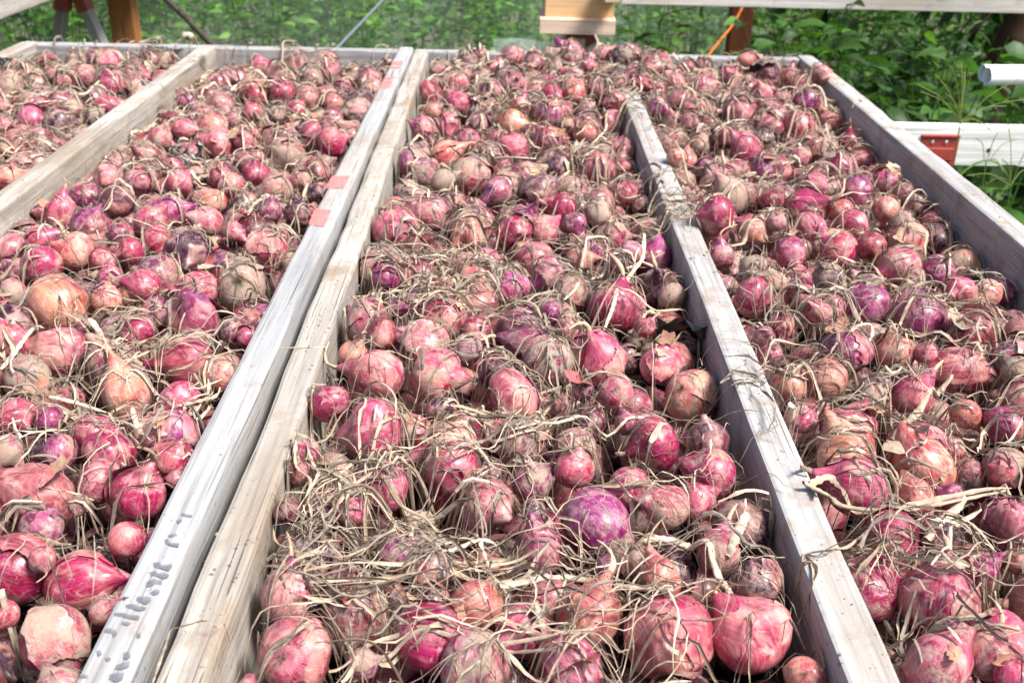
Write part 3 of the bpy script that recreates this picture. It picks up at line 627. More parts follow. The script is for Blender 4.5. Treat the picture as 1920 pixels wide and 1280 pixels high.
def walk(x, y, head, L, rng, curl, lift=.004, seg=.008):
    n = max(6, int(L/seg)); h = head+np.cumsum(rng.normal(0, curl*.8, n)+(rng.random(n) < .035)*rng.normal(0, 1.1, n))+np.linspace(0, rng.normal(0, 1.2), n)
    X = x+np.cumsum(np.cos(h))*seg; Y = y+np.cumsum(np.sin(h))*seg
    lo_, hi_ = next(((a, b) for a, b in COMP.values() if a-.01 <= x <= b+.01), (GX0+.01, .83)); ex = .06 if CROSS or (rng.random() < .04 and abs(x-.27) < .12) else -.004
    X = np.clip(X, lo_-ex, hi_+ex); Y = np.clip(Y, GY0+.01, YB+.005)
    z = hm(X, Y); zz = np.maximum.reduce([z, np.roll(z, 1), np.roll(z, -1), np.roll(z, 2), np.roll(z, -2)]); zz[:2] = z[:2]; zz[-2:] = z[-2:]
    for _ in range(3): zz = np.convolve(np.pad(zz, 1, 'edge'), [.25, .5, .25], 'valid')
    t = np.linspace(0, 1, n); zz = np.maximum(zz, z)+lift+rng.uniform(0, .012)*np.sin(t*math.pi*rng.uniform(.8, 2.2))**2
    return np.stack([X, Y, zz], -1)
rg = np.random.default_rng(909); SA = Acc(); CROSS = False
def strand(x, y, head, L, w, curl, ci=None, lift=.003, tw=1.):
    P = walk(x, y, head, L, rg, curl, lift); w = w*(1+.35*max(0, y-1.1)); L = L*(1+.2*max(0, y-1.2))
    c = STRAW[ci if ci is not None else rg.choice(6, p=[.26, .19, .19, .07, .18, .11])]*rg.uniform(.7, 1.2)
    V, Q = ribbon(P, w, rg, tw); SA.add(V, Q, ocol=np.broadcast_to(np.append(c, 1), (len(V), 4)))
CLUMPS = [(830, 505, 95, 190, 0), (760, 470, 50, 60, 60), (930, 560, 80, 80, -40), (720, 590, 60, 50, 70), (1060, 580, 70, 60, 30), (1120, 500, 60, 40, 20), (760, 970, 90, 110, 160), (690, 930, 60, 60, 60), (850, 1075, 120, 90, 8), (600, 1010, 60, 60, 80), (560, 900, 40, 35, 80),
    (270, 690, 80, 60, 20), (100, 720, 80, 45, -20), (120, 790, 90, 40, 5), (370, 770, 50, 30, 35), (1420, 335, 50, 60, 10), (1560, 240, 50, 40, 30), (1640, 250, 30, 30, -10), (1600, 740, 90, 70, -20), (1730, 700, 80, 60, 30), (1860, 640, 50, 40, -20), (1830, 800, 80, 50, -10), (1700, 1000, 90, 50, 0),
    (1850, 1080, 50, 40, 60), (1680, 1100, 60, 50, -70), (1190, 165, 50, 60, 20), (890, 170, 60, 50, 40), (940, 190, 60, 50, 20), (1080, 290, 60, 30, 0), (1250, 380, 30, 30, 60), (180, 150, 70, 50, 30), (60, 250, 60, 40, 0), (110, 990, 70, 30, 0), (1040, 760, 50, 60, 70), (990, 800, 70, 50, -30), (1470, 600, 70, 50, 20),
    (1560, 560, 60, 40, 0), (1200, 1060, 90, 60, 5), (1000, 1200, 140, 80, 10), (680, 1150, 80, 60, 70), (1130, 1240, 110, 40, 0), (890, 900, 70, 50, 40), (640, 740, 40, 35, 30), (1340, 1010, 50, 30, -50), (1460, 740, 40, 30, -60), (450, 560, 50, 40, 70), (230, 600, 60, 30, 20), (620, 560, 30, 25, 80), (1350, 180, 60, 50, 30), (1500, 190, 50, 40, 0), (1290, 240, 50, 40, 40), (1700, 560, 60, 40, -20), (480, 290, 60, 30, 0), (1560, 880, 60, 40, 60), (1790, 560, 50, 40, 20), (330, 120, 60, 40, 30), (560, 110, 60, 30, 10)]
CLUMPS += [(1268, 388, 26, 60, 20), (1215, 205, 18, 30, 10), (1190, 140, 30, 70, 20), (1420, 720, 20, 16, 0)]
for px, py, sp, c_, ang in CLUMPS:
    CROSS = sp <= 30 and 1180 < px < 1450
    q0 = hit(px, py)
    for _ in range(int(c_*.68)):
        q = hit(px+rg.normal(0, sp*.55), py+rg.normal(0, sp*.4))
        if abs(q[0]+.26) < .055: continue
        sc_ = min(1.0, .45+.4*(2.9-q[1])/2.2) if q[1] > 1.6 else 1
        strand(q[0], q[1], math.radians(ang)+rg.normal(0, .75)+(math.pi if rg.random() < .5 else 0), rg.uniform(.05, .18), .0011+.0036*rg.random()**2, .28*rg.uniform(.4, 1.6), lift=rg.uniform(.001, .012))
CROSS = False
for cname, (lo, hi) in COMP.items():
    for _ in range(1350):
        x, y = rg.uniform(lo, hi), .5+(YB-.55)*rg.random()**.58; px, py, dd = proj((x, y, ZT))
        if px[0] < -60 or px[0] > 1980: continue
        strand(x, y, rg.uniform(0, 6.28), rg.uniform(.03, .13), .0011+.0036*rg.random()**2, .35*rg.uniform(.4, 1.6))
    for _ in range(1100):                                # hair-fine root ends
        x, y = rg.uniform(lo, hi), rg.uniform(.5, YB-.05); px, py, dd = proj((x, y, ZT))
        if px[0] < -60 or px[0] > 1980: continue
        strand(x, y, rg.uniform(0, 6.28), rg.uniform(.015, .05), rg.uniform(.0006, .0012), .5)
    for _ in range(90):                                 # broad pale bits of leaf base
        x, y = rg.uniform(lo, hi), rg.uniform(.5, YB-.05); px, py, dd = proj((x, y, ZT))
        if px[0] < -60 or px[0] > 1980: continue
        strand(x, y, rg.uniform(0, 6.28), rg.uniform(.02, .06), rg.uniform(.004, .008), .25, ci=2, lift=.004)
o = obj('dried_leaves', SA.mesh('dried_leaves', False), M_STRAW)
tag(o, 'tangle of withered onion leaves and roots lying over the heap', 'dried leaves', kind='stuff')

# loose flakes of skin and crumbs of soil
FA = Acc()
for cname, (lo, hi) in COMP.items():
    for _ in range(120):
        x, y = rg.uniform(lo+.03, hi-.03), rg.uniform(.5, YB-.06); px, py, dd = proj((x, y, ZT))
        if px[0] < -60 or px[0] > 1980: continue
        s = rg.uniform(.006, .017); z = float(hm(x, y))+.003
        u = np.linspace(-1, 1, 5); A_, B_ = np.meshgrid(u, u, indexing='ij'); rr = 1+.16*rg.normal(0, 1, A_.shape)*(np.maximum(abs(A_), abs(B_)) > .9)
        V = np.stack([A_*s*rr, B_*s*.7*rr, s*.5*(A_**2)*rg.uniform(-.8, 1)+rg.normal(0, .06, A_.shape)*s], -1).reshape(-1, 3)
        M = np.array(rot_to((rg.normal(0, .5), rg.normal(0, .5), 1), rg.uniform(0, 6.28)).to_matrix())
        c = np.array([(.55, .28, .19), (.50, .13, .14), (.62, .42, .28), (.30, .05, .07), (.45, .36, .27)][rg.integers(5)])*rg.uniform(.8, 1.2)
        FA.add(V @ M.T+np.array([x, y, z]), grid_q(5, 5), ocol=np.broadcast_to(np.append(c, 1), (25, 4)))
tag(obj('skin_flakes', FA.mesh('skin_flakes'), M_STRAW), 'loose papery flakes of onion skin scattered over the heap', 'onion skin', kind='stuff')
CA = Acc()
OCT = np.array([(1, 0, 0), (0, 1, 0), (-1, 0, 0), (0, -1, 0), (.7, .1, .8), (.0, .7, .8), (-.7, 0, .75), (0, -.7, .8)]); OQ = [(0, 1, 5, 4), (1, 2, 6, 5), (2, 3, 7, 6), (3, 0, 4, 7), (4, 5, 6, 7)]
for x0, x1, nn, ya, yb, smax in ((.254, .292, 260, .55, 2.3, .0024), (-.252, -.214, 260, .55, 2.8, .0022), (.77, .81, 120, 1.2, 2.9, .0022), (-.828, -.79, 90, 1.2, 2.8, .002)):
    for _ in range(nn):
        s = .8*smax*rg.uniform(.1, 1)**3+.0003; yc = ya+(yb-ya)*(.5+.5*math.sin(int(rg.integers(9))*2.3)); x, y = x0+(x1-x0)*rg.beta(1.6, 1.1), float(np.clip(yc+rg.normal(0, .07), ya, yb))
        a = rg.uniform(0, 6.28); V = OCT*s*rg.uniform(.6, 1.3, (8, 3))
        CA.add(V @ np.array([[math.cos(a), math.sin(a), 0], [-math.sin(a), math.cos(a), 0], [0, 0, 1]])+np.array([x, y, ZT+.0005]), OQ)
tag(obj('soil_crumbs', CA.mesh('soil_crumbs', False), M_SOIL), 'crumbs of dry soil strewn along the tops of the boards', 'soil', kind='stuff')

# ------------------------------------------------------------------ the long pale stalks one can follow by eye
ST = [  # points in the photograph, width mm, colour, strands, label
("1208 438,1206 468,1200 492,1160 508,1120 520,1085 538,1058 562", 6, 2, 1, 'forked white stalk reaching left from the divider across the middle section'),
("1203 488,1178 520,1158 552,1143 592,1131 622", 6, 2, 1, 'white stalk hanging down over the round magenta onion beside the divider'),
("1200 490,1225 500,1250 515", 6, 2, 1, 'short white stalk joining the violet onion against the divider'),
("168 598,188 625,200 650,214 690", 8, 2, 1, 'thick cream stalk below the big orange onion in left section'),
("2 692,22 668,44 638,66 612,82 616", 6, 2, 1, 'bent cream stalk at the left edge of the photo'),
("94 744,130 752,170 764,212 778", 7, 2, 2, 'flat white stalk lying across the dusty onions in left section'),
("248 765,254 790,264 812,268 838", 6, 2, 1, 'upright white stalk between onions beside the inked board'),
("204 692,240 676,285 655,330 630,385 612", 4, 4, 6, 'bundle of tan leaves fanned from left section towards the board'),
("334 786,365 762,392 742,414 722", 4, 2, 6, 'sheaf of pale leaves against the red-marked board'),
("560 1092,690 1084,820 1076,940 1066,1060 1062,1120 1064", 4, 0, 9, 'long bundle of tan leaves stretching across the front of middle section'),
("936 1100,1000 1088,1060 1082,1145 1096,1200 1102,1264 1106", 8, 2, 1, 'long thick white stalk lying above the front onions in middle section'),
("824 1042,862 1026,900 1012,925 1018,940 1040,952 1064", 5, 2, 1, 'white arched stalk standing over the leaf bundle in middle section'),
("900 1014,908 1040,918 1062", 4, 2, 1, 'thin white stalk leg under the arched stalk'),
("1205 1012,1250 1010,1290 1024,1324 1048,1350 1085,1371 1114", 9, 2, 1, 'thick white stalk curving down to the big front onion by the divider'),
("1400 962,1390 982,1380 1004,1370 1030,1360 1060", 9, 2, 1, 'straight cream stalk leaning from the dark purple onion by the divider'),
("1481 1152,1488 1120,1497 1090,1522 1052,1565 1020,1616 1011,1717 1018,1851 1028", 4, 0, 3, 'brown leaves arching over the front of the divider'),
("1506 904,1532 918,1558 932,1585 950,1683 957,1784 940,1884 920", 7, 4, 2, 'tan stalk winding right from the divider across right section'),
("1737 1012,1762 984,1784 960,1806 946", 10, 2, 2, 'broad cream leaf base standing in the front of right section'),
("1673 824,1700 795,1727 766,1764 732,1787 699", 9, 4, 1, 'long pale stalk slanting up through right section'),
("1371 716,1392 711,1414 712,1455 732,1475 766,1495 816", 3, 1, 4, 'loop of dark leaves hanging over the divider'),
("1438 688,1460 694,1481 702,1515 712", 7, 4, 1, 'tan neck stalk of the orange onion beside the divider'),
("1367 462,1388 458,1408 453,1440 446,1468 438", 6, 4, 2, 'tan stalk lying beside the divider below the round red onion'),
("1463 545,1490 548,1512 548,1534 546", 6, 2, 1, 'short white leaf over a dark onion in right section'),
("1592 622,1610 610,1630 608,1636 622,1630 640", 5, 2, 1, 'crooked white leaf above the brown onion in right section'),
("960 508,963 524,967 544,972 562,976 582", 4, 2, 1, 'thin white leaf running down a violet onion in the straw'),
("707 758,702 785,700 815,698 846", 3, 2, 1, 'pale leaf hanging over the left of a pink onion'),
("728 768,722 785,714 806,707 832", 3, 4, 1, 'tan leaf hanging over the right of the same pink onion'),
("831 777,852 774,875 772,910 792,942 810,985 824,1026 836", 5, 2, 2, 'pale forked stalk between pink onions in the middle of the photo'),
("1036 714,1042 732,1038 752,1018 778,1000 800,976 828", 4, 4, 5, 'sheaf of tan leaves trailing from a peeling onion in middle section'),
("1140 206,1136 222,1136 242,1122 258,1108 272", 5, 2, 2, 'white stalk wrapped round a pale onion near the divider'),
("918 300,940 296,975 296,1005 298", 7, 2, 1, 'flat white leaf in the back half of middle section'),
("433 171,442 161,455 154,480 151,510 152,526 162", 6, 2, 1, 'white arched stalk over a brown onion in left section'),
("25 206,60 196,95 190,125 190", 6, 2, 2, 'cream stalk lying across the far left section'),
("138 178,160 176,174 164,186 152", 6, 2, 1, 'short bent white stalk in the far left section'),
("286 1279,298 1245,309 1213,315 1192,322 1179,350 1172,383 1163,400 1172,413 1186,433 1206", 4, 4, 1, 'orange brown leaf lying across the wide grey board'),
("571 850,578 890,584 930,586 985", 4, 4, 3, 'tan leaves hanging down beside the wide grey board'),
("545 1112,560 1070,575 1045,622 1010", 4, 4, 2, 'tan leaves crossing at the front left of middle section'),
("110 978,160 962,202 948", 4, 4, 2, 'tan leaf below the large magenta onion in left section'),
("1340 246,1355 236,1370 228,1395 225,1418 228", 6, 2, 1, 'white stalk across a pink onion at the back of right section'),
("1598 203,1615 192,1630 182,1646 172", 4, 0, 1, 'straight straw poking out over the right-hand board'),
("1548 232,1552 250,1560 268,1574 284", 5, 4, 2, 'curved tan leaves near the right-hand board'),
("555 78,532 78,530 100,528 118", 5, 4, 1, 'tan stalk standing against the back board in left section'),
("350 70,356 66,366 76,370 84", 5, 2, 1, 'small cream stalk poking above the back board'),
("1262 100,1270 112,1285 124,1300 146", 6, 2, 1, 'cream stalk leaning at the back of right section'),
("1710 1140,1690 1200,1700 1250,1720 1279", 4, 1, 3, 'grey leaves hanging down the front of right section'),
("640 1279,720 1236,820 1210,940 1206,1040 1190,1090 1180", 4, 4, 4, 'tan leaves stretched over the front onions in middle section'),
("1000 1130,1010 1150,1020 1180", 9, 4, 1, 'pale torn leaf base in front of the orange onion')]
for s, w, ci, ns, lab in ST:
    pts = [tuple(map(float, q.split())) for q in s.split(',')]
    Q0 = np.array([hit(x, y, .010) for x, y in pts])
    dep = np.minimum(np.median(-(Q0-CP) @ CBACK)+.06, -(Q0-CP) @ CBACK)                       # bridge holes instead of diving in
    dep = np.convolve(np.pad(dep, 1, 'edge'), [.25, .5, .25], 'valid')
    Q0 = np.array([CP+ray(x, y)*d for (x, y), d in zip(pts, dep)])
    A = Acc()
    for k_ in range(ns):
        Pn = Q0+(rg.normal(0, .009, (len(Q0), 3)) if k_ else 0)+(rg.normal(0, .006, 3) if k_ else 0)
        Pn = spline(Pn, 7*len(Q0))
        Pn[:, 2] = np.maximum(Pn[:, 2], np.where(np.abs(Pn[:, 0]) < 2, hm(Pn[:, 0], Pn[:, 1])+.002, 0))
        for _ in range(2): Pn[1:-1] = .25*Pn[:-2]+.5*Pn[1:-1]+.25*Pn[2:]
        L = np.linspace(0, 1, len(Pn))
        if w >= 5 and k_ == 0:
            V, Qd = tube(Pn, w/1900*np.interp(L, [0, .1, .6, 1], [.7, 1.05, .95, .5])*(1+.10*rg.normal(0, 1, len(Pn))), 8, .55); V = V+rg.normal(0, w/2000*.08, V.shape)
        else: V, Qd = ribbon(Pn, w/1000*rg.uniform(.7, 1.2), rg, .5)
        A.add(V, Qd)
    c0 = Q0.mean(0); me = A.mesh('dry_stalk'); co = np.empty(len(me.vertices)*3, np.float32); me.vertices.foreach_get('co', co); me.vertices.foreach_set('co', (co.reshape(-1, 3)-c0).astype(np.float32).ravel()); me.update()
    o = obj('dry_stalk', me, M_STRAW_O, None, c0); tag(o, lab, 'stalk', 'dried onion stalks on the heap'); o.color = (*(np.minimum(STRAW[ci]*(1.15 if ci == 2 else 1.05)*rg.uniform(.95, 1.15), .9)), 1)

# scraps of black plastic among the onions
for px, py, s, lab in ((1296, 622, .045, 'torn black plastic scrap against the divider in middle section'), (1428, 128, .03, 'black plastic scrap at the back of right section'), (328, 98, .022, 'black plastic scrap beside the back board in far left section'), (350, 290, .03, 'black plastic scrap in the back half of left section'), (5, 118, .02, 'black plastic scrap at the left edge of the photo')):
    q = hit(px, py, .006); u = np.linspace(-1, 1, 9); A_, B_ = np.meshgrid(u, u, indexing='ij'); f = sinoise(np.random.default_rng(int(px)), 8, 3.)
    Z = s*.7*f(np.stack([A_*2, B_*2, A_*0], -1)); e = 1+.3*f(np.stack([A_*4, B_*4, A_*0+2], -1))
    V = np.stack([A_*s*e*.8, B_*s*e, Z], -1).reshape(-1, 3) @ np.array(Matrix.Rotation(.6, 3, 'Y') @ Matrix.Rotation(px, 3, 'Z'))
    o = obj('plastic_scrap', quad_mesh('plastic_scrap', V, grid_q(9, 9), None, False), M_BLACK, None, q); tag(o, lab, 'plastic', 'black plastic scraps')

# ------------------------------------------------------------------ what stands behind the trays
def ext_z(p0, p1, z):                                  # carry the line p0-p1 on down to height z
    p0, p1 = np.array(p0), np.array(p1); return p0+(p1-p0)*((z-p0[2])/(p1[2]-p0[2]))
def kid(o, par): o.parent = par; o.matrix_parent_inverse = Matrix.Translation(-Vector(par.location)); return o
def kbeam(name, p0, p1, w, h, mat, par, **kw):
    o = beam(name, p0, p1, w, h, mat, None, **kw); o.parent = par; o.matrix_parent_inverse = Matrix.Translation(-Vector(par.location)); return o
def sawhorse(label, legs, beam_pts, mat, mats_red, brk=.14, bw=.04, bh=.089, lw=.036, lh=.06):
    b0, b1 = np.array(beam_pts[0]), np.array(beam_pts[1]); c0 = (b0+b1)/2; root = empty('sawhorse', (c0[0], c0[1], 0), label, 'sawhorse', 'sawhorses carrying the trays')
    kbeam('top_beam', b0, b1, bw, bh, mat, root, nst=8)
    ax = Vector(b1-b0).normalized()
    for i, (p, q) in enumerate(legs):
        kbeam('leg', p, q, lw, lh, mat, root, nst=4, up=tuple(ax.cross(Vector((0, 0, 1)))))
        t = np.array(p)+(np.array(q)-np.array(p))*brk
        kbeam('metal_bracket', np.array(p)+(np.array(p)-np.array(q))*.02, t, lw+.012, lh+.012, M_RED, root, nst=3, up=tuple(ax.cross(Vector((0, 0, 1)))))
    return root
D = 4.5
a1, b1_ = at(118, 12, D), at(111, 75, D); a2, b2 = at(160, 14, D+.02), at(187, 74, D+.02)
f1, f2 = ext_z(a1, b1_, 0), ext_z(a2, b2, 0); u1, u2 = ext_z(a1, b1_, a1[2]+.12), ext_z(a2, b2, a2[2]+.12)
apx = (u1+u2)/2
bk = np.array([-1.1, .1, 0])
sawhorse('grey sawhorse with red brackets behind the far left of the trays', [(u1, f1), (u2, f2), (u1+bk, f1+bk), (u2+bk, f2+bk)], (apx+np.array([.12, 0, .02]), apx+np.array([-1.25, .1, .02])), M_WOOD, M_RED)
D = 4.35
a1, b1_ = at(1077, 72, D), at(1070, 100, D); a2, b2 = at(1098, 72, D+.03), at(1112, 100, D+.03)
zt = at(1085, 70, D)[2]; bk = np.array([0, .5, 0])
u1, u2 = ext_z(a1, b1_, zt-.0), ext_z(a2, b2, zt-.0); f1, f2 = ext_z(a1, b1_, 0), ext_z(a2, b2, 0)
sawhorse('sawhorse with red brackets under the pine blocks behind the trays', [(u1, f1), (u2, f2), (u1+bk, f1+bk), (u2+bk, f2+bk)], ((u1+u2)/2+np.array([0, -.05, -.045]), (u1+u2)/2+np.array([0, .6, -.045])), M_PALE, M_RED, .045)
def block(name, px0, px1, y_top, y_bot, D, depth, mat, label, cat):
    p, q = at(px0, y_bot, D), at(px1, y_bot+(px1-px0)*.022, D); t = at((px0+px1)/2, y_top, D); h = t[2]-p[2]; c = (p+q)/2
    o = beam(name, (p[0], D+depth/2, c[2]+h/2), (q[0], D+depth/2, c[2]+h/2), depth, h, mat, None, .003, 0, 6); tag(o, label, cat); return o
block('pine_block', 1012, 1153, 37, 64, 4.22, .26, M_PINE2, 'pale pine board end lying on the sawhorse behind the trays', 'wood block')
block('pine_block', 1022, 1150, -55, 37.5, 4.26, .22, M_PINE, 'thicker orange pine block stacked on the pale board end', 'wood block')
block('pine_block', 1135, 1167, -30, 6, 4.10, .5, M_PINE2, 'small pale wood end cut off by the top of the photo', 'wood block')
pA, pB = at(1166, -17, 4.0), at(2300, 14, 4.0)
o = beam('long_board', (pA[0], 4.0, pA[2]), (pB[0], 4.0, pA[2]-.004), .04, .09, M_PALE, None, .003, 0, 20); tag(o, 'long pale weathered board along the top right of the photo', 'board')
sx = pB[0]-.3
for xx in (sx, .85):
    pass
kp = empty('board_support', (sx, 4.0, 0), 'grey post holding the long board up beyond the right edge', 'post'); kbeam('upright', (sx, 4.0, 0), (sx, 4.0, pA[2]-.05), .07, .07, M_WOOD, kp, nst=4, up=(0, 1, 0)); kbeam('foot', (sx-.15, 4.0, .02), (sx+.15, 4.0, .02), .07, .04, M_WOOD, kp)
# neighbouring tray at upper left
e0 = CP+ray(0, 38)*((1.0-CH)/ray(0, 38)[2]); X_ = e0[0]-.02
nt = empty('neighbour_tray', (X_-.3, 4, .85), 'blurred grey wooden tray cut off by the top left corner', 'tray')
kbeam('side_board', (X_, 2.4, 1.07), (X_, 4.9, 1.07), .04, .14, M_WOOD_W, nt, nst=20, wob=.001); kbeam('side_board', (X_-.9, 2.4, 1.07), (X_-.9, 4.9, 1.07), .04, .14, M_WOOD_W, nt, nst=20, wob=.001); kbeam('end_board', (X_-.88, 2.42, 1.07), (X_-.02, 2.42, 1.07), .04, .13, M_WOOD_W, nt); kbeam('end_board', (X_-.88, 4.88, 1.07), (X_-.02, 4.88, 1.07), .04, .13, M_WOOD_W, nt)
kbeam('floor_panel', (X_-.45, 2.45, 1.004), (X_-.45, 4.86, 1.004), .86, .006, M_BLACK, nt)
for yy in (2.6,):
    for xx in (X_-.84, X_-.3): kbeam('leg', (xx, yy, 0), (xx, yy, 1.0), .05, .05, M_WOOD, nt, up=(0, 1, 0))
# posts of the enclosure
def post(pxl, pxr, D, label, mat=M_POST):
    p = at((pxl+pxr)/2, 40, D); w = at(pxr, 40, D)[0]-at(pxl, 40, D)[0]
    r_ = empty('wooden_post', (p[0], D, 0), label, 'post', 'brown posts of the enclosure'); kbeam('shaft', (p[0], D, -.05), (p[0], D, 2.3), w, .09, mat, r_, nst=12, up=(0, 1, 0)); kbeam('cap', (p[0], D, 2.3), (p[0], D, 2.33), w+.03, .12, mat, r_, up=(0, 1, 0)); return r_
post(212, 256, 4.85, 'orange brown post behind the far left of the trays'); post(1368, 1408, 4.85, 'dark brown post behind the right tray with orange string', M_POST2)
o = obj('orange_string', (lambda A: (A.add(*tube(spline([at(1398, 2, 4.78), at(1375, 45, 4.72), at(1350, 76, 4.66), at(1322, 112, 4.6), ext_z(at(1350, 76, 4.66), at(1322, 112, 4.6), .05)], 24), .006, 6)), A.mesh('orange_string'))[1])(Acc()), M_ORANGE); tag(o, 'orange string slanting down across the dark brown post', 'string')
o = obj('wire', (lambda A: (A.add(*tube([ext_z(at(718, 0, 4.3), at(640, 82, 3.6), 1.5), at(718, 0, 4.3), at(640, 82, 3.6), ext_z(at(718, 0, 4.3), at(640, 82, 3.6), .1)], .005, 6)), A.mesh('wire'))[1])(Acc()), M_WIRE); tag(o, 'thin grey wire slanting down behind the left tray', 'wire')
A = Acc(); q0, q1 = at(308, -5, 4.4), at(392, 78, 4.1); pts = spline([ext_z(q0, q1, 1.6), q0, at(352, 36, 4.25)+np.array([0, 0, .004]), q1, ext_z(q0, q1, .02)], 40); A.add(*tube(pts, .011*(1+.18*np.random.default_rng(3).normal(0, 1, 40)), 7))
tag(obj('stick', A.mesh('stick'), M_STICK), 'dark thin stick leaning behind the left tray', 'stick')

# white sawhorse beam with red bracket, right of the trays
zt = .856; hb = .105; rr_ = ray(1700, 236); D = (zt-CH)/rr_[2]*rr_[1]+.02
ws = empty('sawhorse', (1.2, D, 0), 'white painted sawhorse with red screwed bracket right of the trays', 'sawhorse', 'sawhorses carrying the trays')
sl = -.0
kbeam('top_beam', (.35, D, zt-hb/2), (2.3, D, zt-hb/2), .04, hb, M_WHITE, ws, nst=12)
for xx in (.55, 2.1):
    for sy in (-1, 1): kbeam('leg', (xx, D+.03*sy, zt-.03), (xx, D+.33*sy, 0), .036, .07, M_WHITE, ws, up=(1, 0, 0))
px0, px1 = at(1722, 285, D-.02)[0], at(1793, 285, D-.02)[0]
zc = zt-hb/2
kb = kbeam('metal_bracket', (px0, D-.0225, zc-.010), (px1, D-.0225, zc-.010), .004, hb-.022, M_RED, ws, bev=.0012)
_k = kbeam('bracket_rib', (px0+.012, D-.027, zc-.02), (px1-.012, D-.027, zc-.02), .006, .034, M_RED, ws, bev=.0025); _k.parent = kb; _k.matrix_parent_inverse = kb.matrix_basis.inverted()
_k = kbeam('bracket_lip', (px0, D-.026, zc+.028), (px1, D-.026, zc+.028), .006, .005, M_RED, ws, bev=.0015); _k.parent = kb; _k.matrix_parent_inverse = kb.matrix_basis.inverted()
for sx_ in (1748, 1774):
    p = at(sx_, 267, D-.024); A = Acc(); th = np.linspace(0, 2*math.pi, 13)[:-1]
    V = np.concatenate([np.stack([.0052*np.cos(th)*s_, np.full(12, y_), .0052*np.sin(th)*s_], -1) for s_, y_ in ((1, .002), (1, -.001), (.75, -.0028), (.3, -.003), (.25, -.0012), (.02, -.001))])
    A.add(V, grid_q(6, 12, True)); so = obj('screw', A.mesh('screw'), M_STEEL); so.location = p; so.parent = kb; so.matrix_parent_inverse = kb.matrix_basis.inverted()
A = Acc(); th = np.linspace(0, 2*math.pi, 11)[:-1]; V = np.concatenate([np.stack([.006*np.cos(th)*s_, np.full(10, y_), .006*np.sin(th)*s_], -1) for s_, y_ in ((1, .0), (.9, -.0006), (.5, -.0008), (.05, -.0006))]); A.add(V, grid_q(4, 10, True))
so = obj('knot', A.mesh('knot'), M_STICK); so.location = at(1854, 282, D-.0205); kid(so, ws)
# white pipes
def pipe(px, py, D, rpx, lab):
    p = at(px, py, D); r_ = rpx*D/FPX*1.0; q = p+np.array([1.6, .18, -.01]); A = Acc()
    t = np.array([p, p+(q-p)*.004, (p+q)/2, q]); A.add(*tube(t, r_, 24)); A.add(*tube(t[::-1], r_*.9, 24))
    V1, _ = tube([p, q], r_, 24); V2, _ = tube([p, q], r_*.9, 24); A.add(np.concatenate([V1[:24], V2[:24]]), grid_q(2, 24, True))
    c = p; me = A.mesh('pipe'); co = np.empty(len(me.vertices)*3, np.float32); me.vertices.foreach_get('co', co); me.vertices.foreach_set('co', (co.reshape(-1, 3)-c).astype(np.float32).ravel()); me.update()
    return tag(obj('pipe', me, M_PVC, None, c), lab, 'pipe', 'white plastic pipes')
pipe(1851, 143, 2.95, 16, 'nearer white plastic pipe right of the trays'); pp = pipe(1842, 137, 3.01, 15, 'white plastic pipe just behind the nearer one')
pq = at(2010, 170, 2.99); rs = empty('pipe_stand', (pq[0]+.1, 3.0, 0), 'grey wooden stand under the white pipes at the right edge', 'stand')
for xx in (pq[0]+.02, pq[0]+1.1): kbeam('upright', (xx, 3.02, 0), (xx, 3.02, pq[2]-.012), .05, .04, M_WOOD_B, rs, up=(0, 1, 0))
kbeam('rail', (pq[0]-.02, 3.045, .3), (pq[0]+1.14, 3.045, .3), .02, .06, M_WOOD_B, rs)

# ------------------------------------------------------------------ plants
LEAFW = np.array([.05, .75, 1.0, .62, .03]); LEAFT = np.array([0, .22, .45, .75, 1.0])
def leaf_v(rng, L, W, heart=False):
    w = np.array([.55, 1.0, .9, .5, .03]) if heart else LEAFW; t = LEAFT.copy(); droop = rng.uniform(.1, .6)
    V = []
    for a, b in zip(t, w):
        y = a*L; z = -droop*L*a*a
        back = -.14*L if heart and a == 0 else 0
        V += [(-b*W/2, y+back, z+.18*W*b), (0, y, z), (b*W/2, y+back, z+.18*W*b)]
    return np.array(V)
LQ = grid_q(5, 3)
def orient(d, rng):
    d = d/np.linalg.norm(d); x = np.cross(d, [0, 0, 1.]); x /= np.linalg.norm(x)+1e-9; z = np.cross(x, d); R_ = np.stack([x, d, z], 1)
    a = rng.normal(0, .5); c_, s_ = math.cos(a), math.sin(a); return R_ @ np.array([[c_, 0, s_], [0, 1, 0], [-s_, 0, c_]])
GREENS = np.array([(.055, .13, .022), (.085, .19, .035), (.035, .085, .018), (.13, .25, .05), (.06, .15, .04)])
